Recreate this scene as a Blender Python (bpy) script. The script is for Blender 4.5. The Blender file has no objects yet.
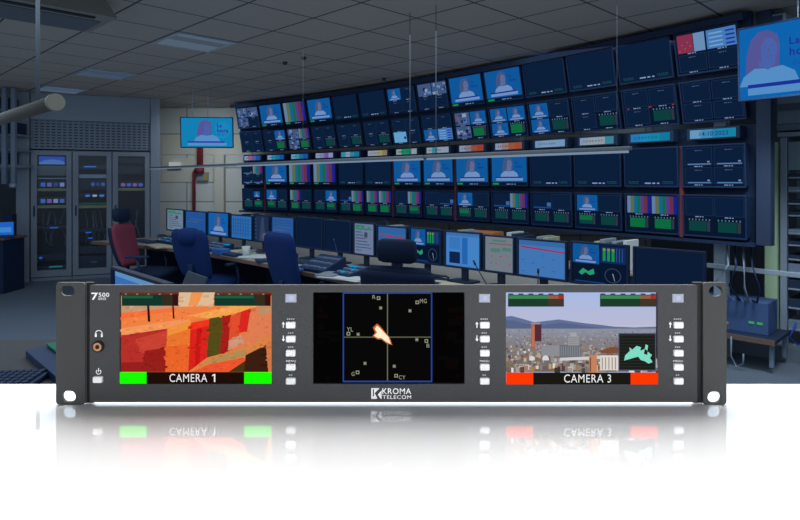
import bpy, bmesh, math, random
from mathutils import Vector, Matrix
random.seed(7)
PI = math.pi
C = bpy.context.scene.collection
SQ = math.sqrt(0.5)
EYE = 1.5                      # camera height
F = 600.0                      # focal length in pixels of the 800x520 frame
HZ = 182.0                     # horizon row

# ------------------------------------------------------------------ helpers
def lin(c):
    c = c / 255.0
    return c / 12.92 if c <= 0.04045 else ((c + 0.055) / 1.055) ** 2.4
def L3(rgb): return tuple(lin(v) for v in rgb)

_M = {}
def mat(name, rgb, rough=0.6, metal=0.0, var=0.08, scale=40.0, bump=0.0, spec=0.3):
    """plain surface with a little procedural unevenness; rgb = sRGB albedo"""
    if name in _M: return _M[name]
    m = bpy.data.materials.new(name); m.use_nodes = True
    nt = m.node_tree; b = nt.nodes['Principled BSDF']
    b.inputs['Roughness'].default_value = rough
    b.inputs['Metallic'].default_value = metal
    b.inputs['Specular IOR Level'].default_value = spec
    tc = nt.nodes.new('ShaderNodeTexCoord')
    nz = nt.nodes.new('ShaderNodeTexNoise'); nz.inputs['Scale'].default_value = scale
    nz.inputs['Detail'].default_value = 3
    nt.links.new(tc.outputs['Object'], nz.inputs['Vector'])
    r = nt.nodes.new('ShaderNodeValToRGB')
    c = L3(rgb)
    r.color_ramp.elements[0].color = tuple(v * (1 - var) for v in c) + (1,)
    r.color_ramp.elements[1].color = tuple(min(1, v * (1 + var)) for v in c) + (1,)
    nt.links.new(nz.outputs['Fac'], r.inputs['Fac'])
    nt.links.new(r.outputs['Color'], b.inputs['Base Color'])
    if bump:
        bp = nt.nodes.new('ShaderNodeBump'); bp.inputs['Strength'].default_value = bump
        bp.inputs['Distance'].default_value = 0.001
        nt.links.new(nz.outputs['Fac'], bp.inputs['Height'])
        nt.links.new(bp.outputs['Normal'], b.inputs['Normal'])
    _M[name] = m
    return m
_E = {}
def emis(rgb, k=1.0):
    key = (tuple(int(v) for v in rgb), k)
    if key in _E: return _E[key]
    m = bpy.data.materials.new('glow_%d_%d_%d' % key[0]); m.use_nodes = True
    nt = m.node_tree; nt.nodes.clear()
    o = nt.nodes.new('ShaderNodeOutputMaterial'); e = nt.nodes.new('ShaderNodeEmission')
    e.inputs['Color'].default_value = L3(rgb) + (1,); e.inputs['Strength'].default_value = k
    nt.links.new(e.outputs[0], o.inputs['Surface'])
    m.cycles.emission_sampling = 'NONE'      # many tiny screens: found by bounced rays
    _E[key] = m
    return m

_T = {}
def text_geo(s, bold=0.0):
    """triangles of a flat word at font size 1; returns verts, faces, width, y0, y1"""
    k = (s, bold)
    if k in _T: return _T[k]
    cu = bpy.data.curves.new('word', 'FONT'); cu.body = s; cu.size = 1; cu.offset = bold
    cu.resolution_u = 4; cu.space_character = 1.1
    o = bpy.data.objects.new('word', cu); C.objects.link(o)
    dg = bpy.context.evaluated_depsgraph_get()
    me = bpy.data.meshes.new_from_object(o.evaluated_get(dg))
    v = [tuple(p.co[:2]) for p in me.vertices]; f = [tuple(p.vertices) for p in me.polygons]
    bpy.data.objects.remove(o); bpy.data.curves.remove(cu); bpy.data.meshes.remove(me)
    xs = [p[0] for p in v]; ys = [p[1] for p in v]
    v = [(p[0] - min(xs), p[1] - min(ys)) for p in v]
    _T[k] = (v, f, max(xs) - min(xs), max(ys) - min(ys))
    return _T[k]

class MB:
    def __init__(s): s.v = []; s.f = []; s.m = []; s.mats = []; s.smooth = []
    def mi(s, m):
        if m not in s.mats: s.mats.append(m)
        return s.mats.index(m)
    def add(s, vs, fs, m, smooth=False, M=None):
        o = len(s.v); i = s.mi(m)
        for p in vs:
            s.v.append(tuple(M @ Vector(p)) if M is not None else tuple(p))
        for f in fs:
            s.f.append(tuple(o + k for k in f)); s.m.append(i); s.smooth.append(smooth)
        return s
    def box(s, a, b, m, bev=0.0, M=None):
        x0, y0, z0 = a; x1, y1, z1 = b
        if bev <= 0:
            vs = [(x0,y0,z0),(x1,y0,z0),(x1,y1,z0),(x0,y1,z0),(x0,y0,z1),(x1,y0,z1),(x1,y1,z1),(x0,y1,z1)]
            fs = [(0,3,2,1),(4,5,6,7),(0,1,5,4),(1,2,6,5),(2,3,7,6),(3,0,4,7)]
            return s.add(vs, fs, m, False, M)
        bm = bmesh.new(); bmesh.ops.create_cube(bm, size=1)
        for v in bm.verts:
            v.co = Vector(((x0+x1)/2 + v.co.x*(x1-x0), (y0+y1)/2 + v.co.y*(y1-y0), (z0+z1)/2 + v.co.z*(z1-z0)))
        bmesh.ops.bevel(bm, geom=bm.edges[:], offset=bev, segments=2, affect='EDGES', profile=0.5)
        bm.verts.index_update()
        s.add([v.co[:] for v in bm.verts], [[v.index for v in f.verts] for f in bm.faces], m, False, M)
        bm.free(); return s
    def tube(s, pts, r, m, n=10, caps=True):
        pts = [Vector(p) for p in pts]; rs = r if isinstance(r, (list, tuple)) else [r]*len(pts)
        vs = []; fs = []
        for i, p in enumerate(pts):
            d = (pts[min(i+1, len(pts)-1)] - pts[max(i-1, 0)]).normalized()
            up = Vector((0,0,1)) if abs(d.z) < 0.9 else Vector((0,1,0))
            a = d.cross(up).normalized(); b = a.cross(d)
            for k in range(n):
                t = 2*PI*k/n
                vs.append(p + (a*math.cos(t) + b*math.sin(t))*rs[i])
        for i in range(len(pts)-1):
            for k in range(n):
                fs.append((i*n+k, i*n+(k+1)%n, (i+1)*n+(k+1)%n, (i+1)*n+k))
        s.add(vs, fs, m, True)
        if caps:
            e = len(pts)-1
            s.add(vs[:n], [tuple(range(n-1,-1,-1))], m); s.add(vs[e*n:], [tuple(range(n))], m)
        return s
    def loft(s, loops, m, caps=True):
        n = len(loops[0]); vs = [p for l in loops for p in l]; fs = []
        for i in range(len(loops)-1):
            for k in range(n):
                fs.append((i*n+k, i*n+(k+1)%n, (i+1)*n+(k+1)%n, (i+1)*n+k))
        s.add(vs, fs, m, True)
        if caps:
            s.add(loops[0], [tuple(range(n-1,-1,-1))], m, True); s.add(loops[-1], [tuple(range(n))], m, True)
        return s
    def prism(s, poly, z0, z1, m):
        n = len(poly)
        vs = [(p[0],p[1],z0) for p in poly] + [(p[0],p[1],z1) for p in poly]
        fs = [tuple(range(n-1,-1,-1)), tuple(range(n,2*n))] + [(i,(i+1)%n,n+(i+1)%n,n+i) for i in range(n)]
        return s.add(vs, fs, m)
    def build(s, name, parent=None, loc=(0,0,0), rot=(0,0,0), fix=True):
        me = bpy.data.meshes.new(name); me.from_pydata([tuple(p) for p in s.v], [], s.f)
        for m in s.mats: me.materials.append(m)
        for p, i, sm in zip(me.polygons, s.m, s.smooth): p.material_index = i; p.use_smooth = sm
        if fix:
            bm = bmesh.new(); bm.from_mesh(me)
            if any(s.smooth): bmesh.ops.remove_doubles(bm, verts=bm.verts, dist=1e-6)
            bmesh.ops.recalc_face_normals(bm, faces=bm.faces); bm.to_mesh(me); bm.free()
        me.update()
        o = bpy.data.objects.new(name, me); C.objects.link(o)
        o.location = loc; o.rotation_euler = rot
        if parent is not None: o.parent = parent
        return o

def plate(outlines, thick, m, bevel=0.0):
    """flat plate with holes in the x-z plane, front at y=0, from 2D outlines (first = outer)"""
    cu = bpy.data.curves.new('outline', 'CURVE'); cu.dimensions = '2D'; cu.fill_mode = 'BOTH'
    cu.extrude = thick/2 - bevel; cu.bevel_depth = bevel; cu.bevel_resolution = 1; cu.offset = -bevel
    for ol in outlines:
        sp = cu.splines.new('POLY'); sp.points.add(len(ol)-1); sp.use_cyclic_u = True
        for p, q in zip(sp.points, ol): p.co = (q[0], q[1], 0, 1)
    o = bpy.data.objects.new('outline', cu); C.objects.link(o)
    dg = bpy.context.evaluated_depsgraph_get()
    me = bpy.data.meshes.new_from_object(o.evaluated_get(dg))
    b = MB(); b.add([(v.co.x, -v.co.z + thick/2, v.co.y) for v in me.vertices], [tuple(p.vertices) for p in me.polygons], m)
    bpy.data.objects.remove(o); bpy.data.curves.remove(cu); bpy.data.meshes.remove(me)
    return b
def rrect(x0, z0, x1, z1, r, n=6):
    pts = []
    for cx, cz, a0 in ((x1-r,z1-r,0),(x0+r,z1-r,PI/2),(x0+r,z0+r,PI),(x1-r,z0+r,1.5*PI)):
        for k in range(n+1):
            a = a0 + PI/2*k/n; pts.append((cx + r*math.cos(a), cz + r*math.sin(a)))
    return pts

def tag(o, label, cat, group=None):
    o['label'] = label; o['category'] = cat
    if group: o['group'] = group
    return o
def thing(name, label, cat, loc=(0,0,0), rz=0.0, group=None, rx=0.0):
    o = bpy.data.objects.new(name, None); C.objects.link(o); o.empty_display_size = 0.05
    o.location = loc; o.rotation_euler = (rx, 0, rz)
    return tag(o, label, cat, group)
def struct(o): o['kind'] = 'structure'; return o
def dup(root, loc, rz=None, label=None, group=None):
    r = root.copy(); C.objects.link(r); r.location = loc
    if rz is not None: r.rotation_euler.z = rz
    if label: r['label'] = label
    if group: r['group'] = group
    for ch in list(root.children):
        c = ch.copy(); C.objects.link(c); c.parent = r
        for g in list(ch.children):
            d = g.copy(); C.objects.link(d); d.parent = c
    return r
def W(s, t, z=0.0): return ((s + t)*SQ, (t - s)*SQ, z)      # room axes: s along the monitor wall, t towards it
RZ = -PI/4
def s_at(u, t):                                             # s where picture column u meets the line t
    k = (u - 400)/F; y = t/SQ/(1 + k); return (k*y - y)*SQ
def y_at(u, t): return t/SQ/(1 + (u - 400)/F)
ORD = ['first','second','third','fourth','fifth','sixth','seventh','eighth','ninth','tenth','eleventh','twelfth','thirteenth','fourteenth','fifteenth','sixteenth']

# ------------------------------------------------------------------ screen pictures
class Scr:
    """picture shown by a screen: flat coloured shapes in a unit square, y up, on a sheet facing -y"""
    def __init__(s, w, h, bg, eps=1.2e-4):
        s.w, s.h, s.eps = w, h, eps; s.b = MB(); s.n = 0; s.rect(0, 0, 1, 1, bg)
    def P(s, x, y): return ((x - 0.5)*s.w, -s.n*s.eps, y*s.h)
    def poly(s, pts, c):
        s.b.add([s.P(*p) for p in pts], [tuple(range(len(pts)))], emis(c)); s.n += 1
    def rect(s, x0, y0, x1, y1, c): s.poly([(x0,y0),(x1,y0),(x1,y1),(x0,y1)], c)
    def rects(s, L, c):
        for r in L: s.b.add([s.P(r[0],r[1]), s.P(r[2],r[1]), s.P(r[2],r[3]), s.P(r[0],r[3])], [(0,1,2,3)], emis(c))
        s.n += 1
    def ell(s, cx, cy, rx, ry, c, n=16): s.poly([(cx + rx*math.cos(2*PI*k/n), cy + ry*math.sin(2*PI*k/n)) for k in range(n)], c)
    def text(s, t, x, y, h, c, bold=0.0, width=None):
        v, f, w, hh = text_geo(t, bold)
        ky = h/hh; kx = ky*s.h/s.w if width is None else width/w
        s.b.add([s.P(x + p[0]*kx, y + p[1]*ky) for p in v], f, emis(c)); s.n += 1
    def build(s, parent, loc=(0,0,0), rot=(0,0,0), name='screen'):
        return s.b.build(name, parent, loc, rot, fix=False)
NAVY = (11, 30, 58); INK = (8, 22, 46); WHT = (125, 148, 180); BLU = (14, 86, 152); GRN = (14, 104, 62); DGRN = (12, 62, 62)
BARS = [(96,124,158),(92,104,72),(18,100,136),(18,100,80),(88,56,126),(98,48,70),(22,34,134)]
def presenter(S, x0, y0, x1, y1, big=0, bg=BLU, tvset=False, hair=(66,84,124), face=(92,106,150), top=(110,142,190), ink=(18,44,140)):
    X = lambda a: x0 + a*(x1-x0); Y = lambda a: y0 + a*(y1-y0)
    q = lambda L: [(X(a), Y(b)) for a, b in L]
    S.rect(max(0,x0), y0, x1, y1, bg)
    hx, hy = (x1-x0), (y1-y0)
    S.poly(q([(.30,.30),(.31,.6),(.35,.82),(.42,.92),(.5,.93),(.58,.85),(.6,.7),(.59,.45),(.62,.32),(.5,.25)]), hair)
    S.poly(q([(.24,.18),(.28,.32),(.38,.42),(.5,.4),(.62,.42),(.72,.33),(.76,.18)]), top)
    S.poly(q([(.42,.45),(.5,.38),(.56,.46),(.56,.6),(.42,.6)]), face)
    S.ell(X(.5), Y(.66), hx*.078, hy*.165, face)
    if big:
        S.rects([(X(.455),Y(.70),X(.485),Y(.715)),(X(.525),Y(.70),X(.555),Y(.715)),(X(.485),Y(.56),X(.535),Y(.575))], hair)
        S.rect(X(.502), Y(.61), X(.512), Y(.68), (80,90,136))
        S.poly(q([(.40,.55),(.42,.78),(.48,.85),(.44,.7),(.44,.5)]), hair)
    S.rect(max(X(.12),.06), Y(.15), max(X(.84),.84), Y(.20), ink) if x0 < 0 else S.rect(X(.12), Y(.15), X(.84), Y(.20), ink)
    S.rect(max(X(.12),.06), Y(.05), X(.88) if x0 >= 0 else .9, Y(.15), top) if x0 < 0 else S.rect(X(.12), Y(.05), X(.88), Y(.15), top)
    if tvset:
        S.ell(X(.81), Y(.60), hx*.155, hy*.30, (26,132,184), 28)
        S.text('La', X(.70), Y(.68), hy*.13, ink, .03); S.text('hora', X(.70), Y(.50), hy*.14, ink, .03, hx*.22)
    else:
        S.text('La', X(.68), Y(.68), hy*.10, ink, .02); S.text('hora', X(.68), Y(.53), hy*.11, ink, .02)
    if big: S.text('de la 1', X(.70), Y(.40), hy*.08, (24,80,170), .01)
def bars(S, x0, y0, x1, y1):
    for k in range(7): S.rect(x0 + (x1-x0)*k/7, y0, x0 + (x1-x0)*(k+1)/7, y1, BARS[k])
def meter(S, x0, y0, x1, y1, lvl):
    X = lambda a: x0 + a*(x1-x0); Y = lambda a: y0 + a*(y1-y0)
    S.rect(X(.1), Y(.12), X(.78), Y(.8), DGRN)
    if lvl: S.rect(X(.1), Y(.12 if lvl > 1 else .42), X(.78), Y(.8), GRN)
    S.rect(X(.80), Y(.12), X(.92), Y(.8), (48,52,66))
    S.rects([(X(.1+.13*k), Y(.84), X(.14+.13*k), Y(.94)) for k in range(7)], (96,118,146))
def photo(S, x0, y0, x1, y1, seed):
    rnd = random.Random(seed)
    cs = [(60,90,140),(130,150,180),(40,50,90),(110,76,90),(30,60,110),(110,120,150),(70,110,160),(20,35,70),(26,50,100),(96,130,170)]
    S.rect(x0, y0, x1, y1, (60,84,126))
    for k in range(14):
        a = x0 + rnd.random()*(x1-x0)*.8; b = y0 + rnd.random()*(y1-y0)*.75
        S.rect(a, b, min(x1, a + (x1-x0)*rnd.uniform(.08,.3)), min(y1, b + (y1-y0)*rnd.uniform(.08,.3)), rnd.choice(cs))
def listing(S, x0, y0, x1, y1):
    S.rect(x0, y0, x1, y1, (70,120,180))
    S.rects([(x0+(x1-x0)*.08, y0+(y1-y0)*(.1+.22*k), x0+(x1-x0)*.55, y0+(y1-y0)*(.18+.22*k)) for k in range(4)], (110,160,205))
    S.rects([(x0+(x1-x0)*.65, y0+(y1-y0)*(.1+.22*k), x0+(x1-x0)*.95, y0+(y1-y0)*(.2+.22*k)) for k in range(4)], (24,60,160))
def dash(S, x, y, w, c=WHT, h=.022):
    S.rects([(x, y, x+w*.42, y+h), (x+w*.52, y, x+w*.72, y+h), (x+w*.84, y, x+w, y+h)], c)

SW, SH = 0.505, 0.335
def pic_P(full=True):
    S = Scr(SW, SH, INK); presenter(S, .0, .10, 1, 1, 1); S.rect(.02,.01,.2,.07,(20,140,70)); dash(S,.42,.02,.26); return S
def pic_B():
    S = Scr(SW, SH, INK); bars(S, .0, .10, .94, 1); S.rect(.02,.01,.2,.07,(20,140,70)); dash(S,.42,.02,.26); return S
def pic_D():
    S = Scr(SW, SH, NAVY)
    dash(S,.38,.05,.28, WHT, .035)
    for a in (.06,.72):
        S.rect(a,.05,a+.2,.085,DGRN); S.rects([(a+.035*k,.10,a+.01+.035*k,.12) for k in range(6)], (70,100,120))
    return S
LINE = (34,56,88)
def quad(tl='.', tr='.', bl='.', br='.', seed=1, red=False, base=False):
    S = Scr(SW, SH, INK)
    boxes = [(.02,.52,.485,.97),(.515,.52,.98,.97),(.02,.05,.485,.47),(.515,.05,.98,.47)]
    for i, (k, (a,b,c,d)) in enumerate(zip((tl,tr,bl,br), boxes)):
        if k == 'P': presenter(S,a,b,c,d)
        elif k == 'B': bars(S,a,b,c,d)
        elif k == 'X': photo(S,a,b,c,d,seed+i)
        elif k == 'L': listing(S,a,b,c,d)
        elif k == 'M': meter(S,a,b,c,d,2)
        elif k == 'm': meter(S,a,b,c,d,0)
        elif k == 'R':
            S.rect(a,b,a+(c-a)*.58,d,(130,48,78)); S.rect(a+(c-a)*.6,b,c,d,(104,140,180))
            S.rects([(a+(c-a)*(.05+.1*q), b+.05*((q*3)%5)+.04, a+(c-a)*(.1+.1*q), b+.05*((q*3)%5)+.07) for q in range(5)], (150,90,100))
        elif k == 'S':
            S.rect(a,b,c,d,(96,158,205)); S.rect(a+(c-a)*.8,b+(d-b)*.3,c-.02,b+(d-b)*.55,(20,40,80))
        else:
            S.rect(a,b,c,d,LINE); S.rect(a+.006,b+.008,c-.006,d-.008,NAVY)
            dash(S,(a+c)/2-.06,d-.08,.12,(70,92,124),.018)
            if base: S.rect(a+.05,b+.02,c-.02,b+.05,(80,120,170)); S.rect(c-.08,b+.07,c-.04,b+.11,(120,130,150))
        dash(S,(a+c)/2-.07,b-.035,.14)
    if red: S.rects([(.06,.485,.1,.51),(.48,.485,.54,.51),(.92,.485,.96,.51)], (170,50,46))
    return S
def half(tl, tr, m1, m2):
    S = Scr(SW, SH, INK)
    for k, (a,b,c,d) in ((tl,(.02,.50,.49,.97)),(tr,(.51,.50,.98,.97))):
        if k == 'P': presenter(S,a,b,c,d)
        elif k == 'B': bars(S,a,b,c,d)
        elif k == 's': presenter(S,a+.02,b+.1,a+.3,b+.38)
        elif k == 'b': S.rect(a,b,c,d,NAVY); S.rect(a+.02,b+.02,c,b+.06,(24,70,140)); S.rect(c-.1,b+.08,c,b+.2,(60,100,150))
        else: S.rect(a,b,c,d,LINE); S.rect(a+.006,b+.008,c-.006,d-.008,NAVY)
        dash(S,(a+c)/2-.07,b-.04,.14)
    meter(S,.03,.06,.47,.44,m1); meter(S,.52,.06,.96,.44,m2)
    return S
D = pic_D
ROW = [
 [lambda: quad('X','X','X','.',3), pic_P, pic_B, pic_P, D, D, lambda: quad('P'), lambda: quad('X','X','.','.',11), pic_P, pic_P, D, D, D, lambda: quad('R','L','.','.')],
 [lambda: quad(), lambda: quad('.','P','.','M'), lambda: quad('X','B','X','M',21), lambda: quad('.','.','.','m'), lambda: quad('.','.','.','m'), lambda: quad('.','.','.','m'),
  lambda: quad('.','.','S','.'), lambda: quad('.','.','P','L'), lambda: quad('X','P','X','M',31), lambda: quad('P','P','P','M'), lambda: quad('P','.','P','m'), lambda: quad('.','.','.','m'),
  lambda: quad('.','.','.','m',1,True), lambda: quad()],
 [lambda: quad('.','B','.','.',1,False,True), pic_P, pic_B, pic_B, D, D, pic_P, pic_P, pic_P, pic_P, D, D, D, lambda: quad('.','.','.','.',1,False,True)],
 [lambda: half('.','s',0,1), lambda: half('P','.',1,0), lambda: half('B','.',2,0), lambda: half('.','P',0,1), lambda: half('b','B',0,2), lambda: half('B','B',2,2), lambda: half('.','B',0,1),
  lambda: half('.','b',0,0), lambda: half('P','.',1,0), lambda: half('b','B',0,0), lambda: half('b','.',0,0), lambda: half('P','.',1,0), lambda: half('B','B',2,2), lambda: half('.','.',0,0)],
]
DESC = [
 ['small pictures','a newsreader','colour bars','a newsreader','a dark picture','a dark picture','one small blue picture','two small pictures','a newsreader','a newsreader','a dark picture','a dark picture','a dark picture','a red block and a list'],
 ['four dark windows','a newsreader and green meter','two photos, bars and meter','dark windows and dim meter','dark windows and dim meter','dark windows and dim meter','a pale blue window','a newsreader and a list','two photos, newsreader and meter','three newsreader windows','two newsreader windows at left','dark windows and dim meter','red tally dots and dim meter','four dark windows'],
 ['small colour bars','a newsreader','colour bars','colour bars','a dark picture','a dark picture','a newsreader','a newsreader','a newsreader','a newsreader','a dark picture','a dark picture','a dark picture','pale lines in dark windows'],
 ['a tiny blue window and meters','a newsreader over meters','colour bars over meters','a newsreader over meters','colour bars over meters','two sets of colour bars','colour bars over meters','dark windows over dim meters','a newsreader over meters','colour bars over dim meters','dark windows over dim meters','a newsreader over meters','two sets of colour bars','dark windows over dim meters'],
]

# ------------------------------------------------------------------ materials
M_black = mat('navy_black_plastic', (25,47,80), 0.5, var=.15)
M_frame = mat('navy_black_frame', (26,46,76), 0.6, var=.2)
M_dark = mat('dark_plastic', (40,54,78), 0.5)
M_metal = mat('blue_grey_metal', (126,142,162), 0.45, 0.1, .06, 30)
M_steel = mat('pale_steel', (168,182,196), 0.35, 0.3)
M_wood = mat('grey_brown_desk_laminate', (158,150,140), 0.5, var=.12, scale=14)
M_edge = mat('brown_desk_edging', (120,96,84), 0.6)
M_paper = mat('paper_white', (200,204,200), 0.8)
M_cream = mat('paper_cream', (196,186,156), 0.8)
M_blue = mat('blue_chair_fabric', (13,44,100), 0.9, var=.12, scale=220, bump=.3)
M_blackfab = mat('black_chair_fabric', (20,36,62), 0.9, var=.15, scale=220, bump=.3)
M_red = mat('red_chair_fabric', (132,56,76), 0.9, var=.1, scale=220, bump=.3)

# ------------------------------------------------------------------ the setting
def grid_mat(name, base, line, sx, sy, ox, oy, mortar, var=.06, rough=.85, squash=False):
    m = bpy.data.materials.new(name); m.use_nodes = True; nt = m.node_tree; b = nt.nodes['Principled BSDF']
    b.inputs['Roughness'].default_value = rough; b.inputs['Specular IOR Level'].default_value = .2
    tc = nt.nodes.new('ShaderNodeTexCoord'); mp = nt.nodes.new('ShaderNodeMapping')
    mp.inputs['Location'].default_value = (ox, oy, 0)
    br = nt.nodes.new('ShaderNodeTexBrick'); br.offset = 0; br.squash = 1
    br.inputs['Scale'].default_value = 1; br.inputs['Brick Width'].default_value = sx; br.inputs['Row Height'].default_value = sy
    br.inputs['Mortar Size'].default_value = mortar; br.inputs['Mortar Smooth'].default_value = .1
    c = L3(base)
    br.inputs['Color1'].default_value = tuple(v*(1-var) for v in c)+(1,); br.inputs['Color2'].default_value = tuple(v*(1+var) for v in c)+(1,)
    br.inputs['Mortar'].default_value = L3(line)+(1,)
    nt.links.new(tc.outputs['Object'], mp.inputs['Vector']); nt.links.new(mp.outputs['Vector'], br.inputs['Vector'])
    nz = nt.nodes.new('ShaderNodeTexNoise'); nz.inputs['Scale'].default_value = 60
    nt.links.new(tc.outputs['Object'], nz.inputs['Vector'])
    mx = nt.nodes.new('ShaderNodeMix'); mx.data_type = 'RGBA'; mx.blend_type = 'MULTIPLY'; mx.inputs[0].default_value = .12
    nt.links.new(br.outputs['Color'], mx.inputs[6]); nt.links.new(nz.outputs['Color'], mx.inputs[7])
    nt.links.new(mx.outputs[2], b.inputs['Base Color'])
    return m
CEIL = 2.85
M_ceil = grid_mat('ceiling_tiles', (178,172,166), (66,72,82), .6, .6, 3.4+.6*30, -2.39+.6*30, .009, .03)
b = MB(); b.box((-11.5, -4, 0), (3.2, 10, .05), M_ceil); struct(b.build('ceiling', None, (0,0,CEIL), (0,0,RZ)))
M_floor = grid_mat('floor_vinyl', (116,128,142), (104,116,130), .6, .6, 0, 0, .003, .03, .55)
b = MB(); b.box((-8, -1.5, -.05), (6, 13, 0), M_floor); struct(b.build('floor'))
M_wall = grid_mat('acoustic_wall_panels', (208,210,204), (146,150,152), 1.2, .62, .3, .1, .012, .03)
# back wall (x-z plane): mesh lies in its own x-y so the panel grid reads
b = MB(); b.box((-7.5, 0, 0), (6, CEIL, .08), M_wall); struct(b.build('wall_back', None, (0, 11.06, 0), (PI/2, 0, 0)))
M_plain = mat('plain_grey_wall', (128,140,156), .8, var=.04, scale=6)
b = MB(); b.box((-6.9, 6.0, 0), (-6.8, 11, CEIL), M_plain); struct(b.build('wall_left'))
b = MB(); b.box((4.6, 2.0, 0), (4.7, 11, CEIL), M_plain); struct(b.build('wall_right'))
# acoustic perforated field on the back wall
M_perf = grid_mat('perforated_acoustic_board', (140,144,146), (212,208,192), .055, .075, 0, 0, .034, .05)
b = MB(); b.box((-4.35, 0, 0), (-3.4, .44, .012), M_perf); b.box((-4.35, .5, 0), (-2.75, .85, .012), M_perf)
struct(b.build('trim_1', None, (0, 10.978, 1.5), (PI/2, 0, 0)))
b = MB(); b.box((-3.36, 10.85, 0), (-3.19, 10.98, 2.0), mat('white_column', (196,194,180), .8)); struct(b.build('trim_2'))

# ------------------------------------------------------------------ rack cabinets on the left
CA = math.atan2(.396, .918)
CM = Vector((-5.38, 9.09, 0)); CD = Vector((.918, .396, 0))
def cab_at(a): return tuple(CM + CD*a)
M_cab = mat('cabinet_grey_enamel', (140,150,164), .5, .1, .05, 12)
M_in = mat('cabinet_dark_inside', (32,48,72), .7)
M_glass = bpy.data.materials.new('cabinet_glass'); M_glass.use_nodes = True
_nt = M_glass.node_tree; _nt.nodes.clear()
_o = _nt.nodes.new('ShaderNodeOutputMaterial'); _g = _nt.nodes.new('ShaderNodeBsdfGlossy'); _t = _nt.nodes.new('ShaderNodeBsdfTransparent'); _x = _nt.nodes.new('ShaderNodeMixShader')
_t.inputs[0].default_value = (.86,.9,.95,1); _g.inputs['Roughness'].default_value = .35; _x.inputs[0].default_value = .03
_nt.links.new(_t.outputs[0], _x.inputs[1]); _nt.links.new(_g.outputs[0], _x.inputs[2]); _nt.links.new(_x.outputs[0], _o.inputs[0])
M_yel = mat('yellow_label_strip', (190,184,120), .7); M_grn = mat('green_label_strip', (70,150,100), .7)
def cabinet(a, label, kind):
    w = .55; H = 1.98
    t = thing('equipment_cabinet', label, 'cabinet', cab_at(a + w/2), CA, 'equipment cabinets')
    b = MB()
    b.box((-w/2+.002,.03,0),(-w/2+.02,.6,H),M_cab); b.box((w/2-.02,.03,0),(w/2-.002,.6,H),M_cab)
    b.box((-w/2+.02,.03,H-.02),(w/2-.02,.6,H),M_cab); b.box((-w/2+.02,.03,0),(w/2-.02,.6,.05),M_cab); b.box((-w/2+.02,.58,.05),(w/2-.02,.6,H-.02),M_in)
    b.build('body', t)
    d = plate([rrect(-w/2+.004,.06,w/2-.004,H-.01,.006,2), rrect(-w/2+.085,.16,w/2-.075,H-.07,.006,2)], .028, M_cab, .003).build('door', t)
    MB().box((-w/2+.075,.012,.15),(w/2-.065,.016,H-.06),M_glass).build('glass_pane', d)
    MB().box((-w/2+.04,-.02,.98),(-w/2+.06,-.001,1.14),M_black,.004).build('handle', d)
    def unit(z, h, m): 
        return MB().box((-w/2+.03,.08,z),(w/2-.03,.5,z+h),m,.003).build('rack_unit', t)
    def lit(z, h, cols, y=.078, n=4, x0=-.15, dx=.085, ww=.06):
        b = MB()
        for k in range(n): b.box((x0+dx*k, y-.004, z), (x0+dx*k+ww, y, z+h), emis(cols[k % len(cols)]))
        return b
    if kind == 0:
        unit(1.78,.11,M_dark); S = Scr(.34,.12,(24,70,160)); S.poly([(0,0),(1,0),(1,.3),(.8,.55),(.5,.65),(.2,.5),(0,.2)],(70,110,170)); S.build(t,(0,.07,1.77),name='display')
        unit(1.60,.15,mat('pale_rack_front',(150,150,140),.6)); unit(1.545,.02,M_steel)
        unit(1.42,.1,M_dark); lit(1.43,.06,[(40,90,170),(90,90,150),(30,60,120),(110,120,180)]).build('indicator', t)
        unit(1.36,.045,M_yel)
        unit(1.17,.1,M_dark); lit(1.18,.06,[(50,100,170),(110,80,150),(120,130,170),(60,90,160)]).build('indicator', t)
        unit(1.10,.045,M_yel)
        unit(.78,.05,M_dark); MB().box((-.03,.07,.79),(.08,.078,.81),emis((30,90,190))).build('indicator', t)
        unit(.3,.1,M_dark); MB().box((-.17,.07,.33),(-.13,.078,.36),emis((30,90,190))).build('indicator', t)
        unit(.12,.1,M_dark); MB().box((-.04,.07,.19),(.14,.078,.21),emis((30,110,110))).build('indicator', t)
    elif kind == 1:
        unit(1.72,.05,M_dark); MB().box((-.12,.07,1.73),(.05,.078,1.75),emis((40,100,190))).build('indicator', t)
        unit(1.56,.06,M_steel); unit(1.38,.16,M_dark); lit(1.44,.05,[(60,80,140),(30,60,120)],n=3,x0=-.02,dx=.07,ww=.05).build('indicator', t)
        unit(1.26,.06,M_dark); lit(1.27,.03,[(60,120,200),(150,170,200)],n=3,x0=-.1,dx=.1).build('indicator', t)
        unit(1.145,.03,M_grn); unit(1.09,.045,M_yel)
        unit(.72,.05,M_dark); MB().box((-.1,.07,.70),(-.02,.078,.72),emis((30,90,190))).build('indicator', t); MB().box((-.06,.07,.61),(.0,.078,.63),emis((30,90,190))).build('indicator', t)
        unit(.38,.11,M_dark); unit(.14,.2,M_dark); MB().box((-.03,.07,.24),(.06,.078,.25),M_steel).build('vent_slot', t)
    else:
        unit(1.8,.08,M_dark); unit(1.63,.12,M_dark)
        unit(1.42,.1,M_dark); lit(1.43,.05,[(120,80,150),(60,90,170)],n=4).build('indicator', t); unit(1.36,.045,M_yel)
    rnd = random.Random(a*10)
    b = MB()
    for k in range(5):
        x = rnd.uniform(-.16,.16)
        b.tube([(x,.3,1.05),(x+rnd.uniform(-.05,.05),.22,.85),(x+rnd.uniform(-.08,.08),.25,.6),(x,.3,.5)], .006, M_metal, 6)
    b.build('cable_bundle', t)
    return t
cabinet(-.19, 'grey glass-door equipment cabinet at left end with blue display at top', 0)
cabinet(.365, 'middle grey glass-door equipment cabinet with green and yellow label strips', 1)
cabinet(.92, 'right-hand grey glass-door equipment cabinet beside the beige back wall', 2)
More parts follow.
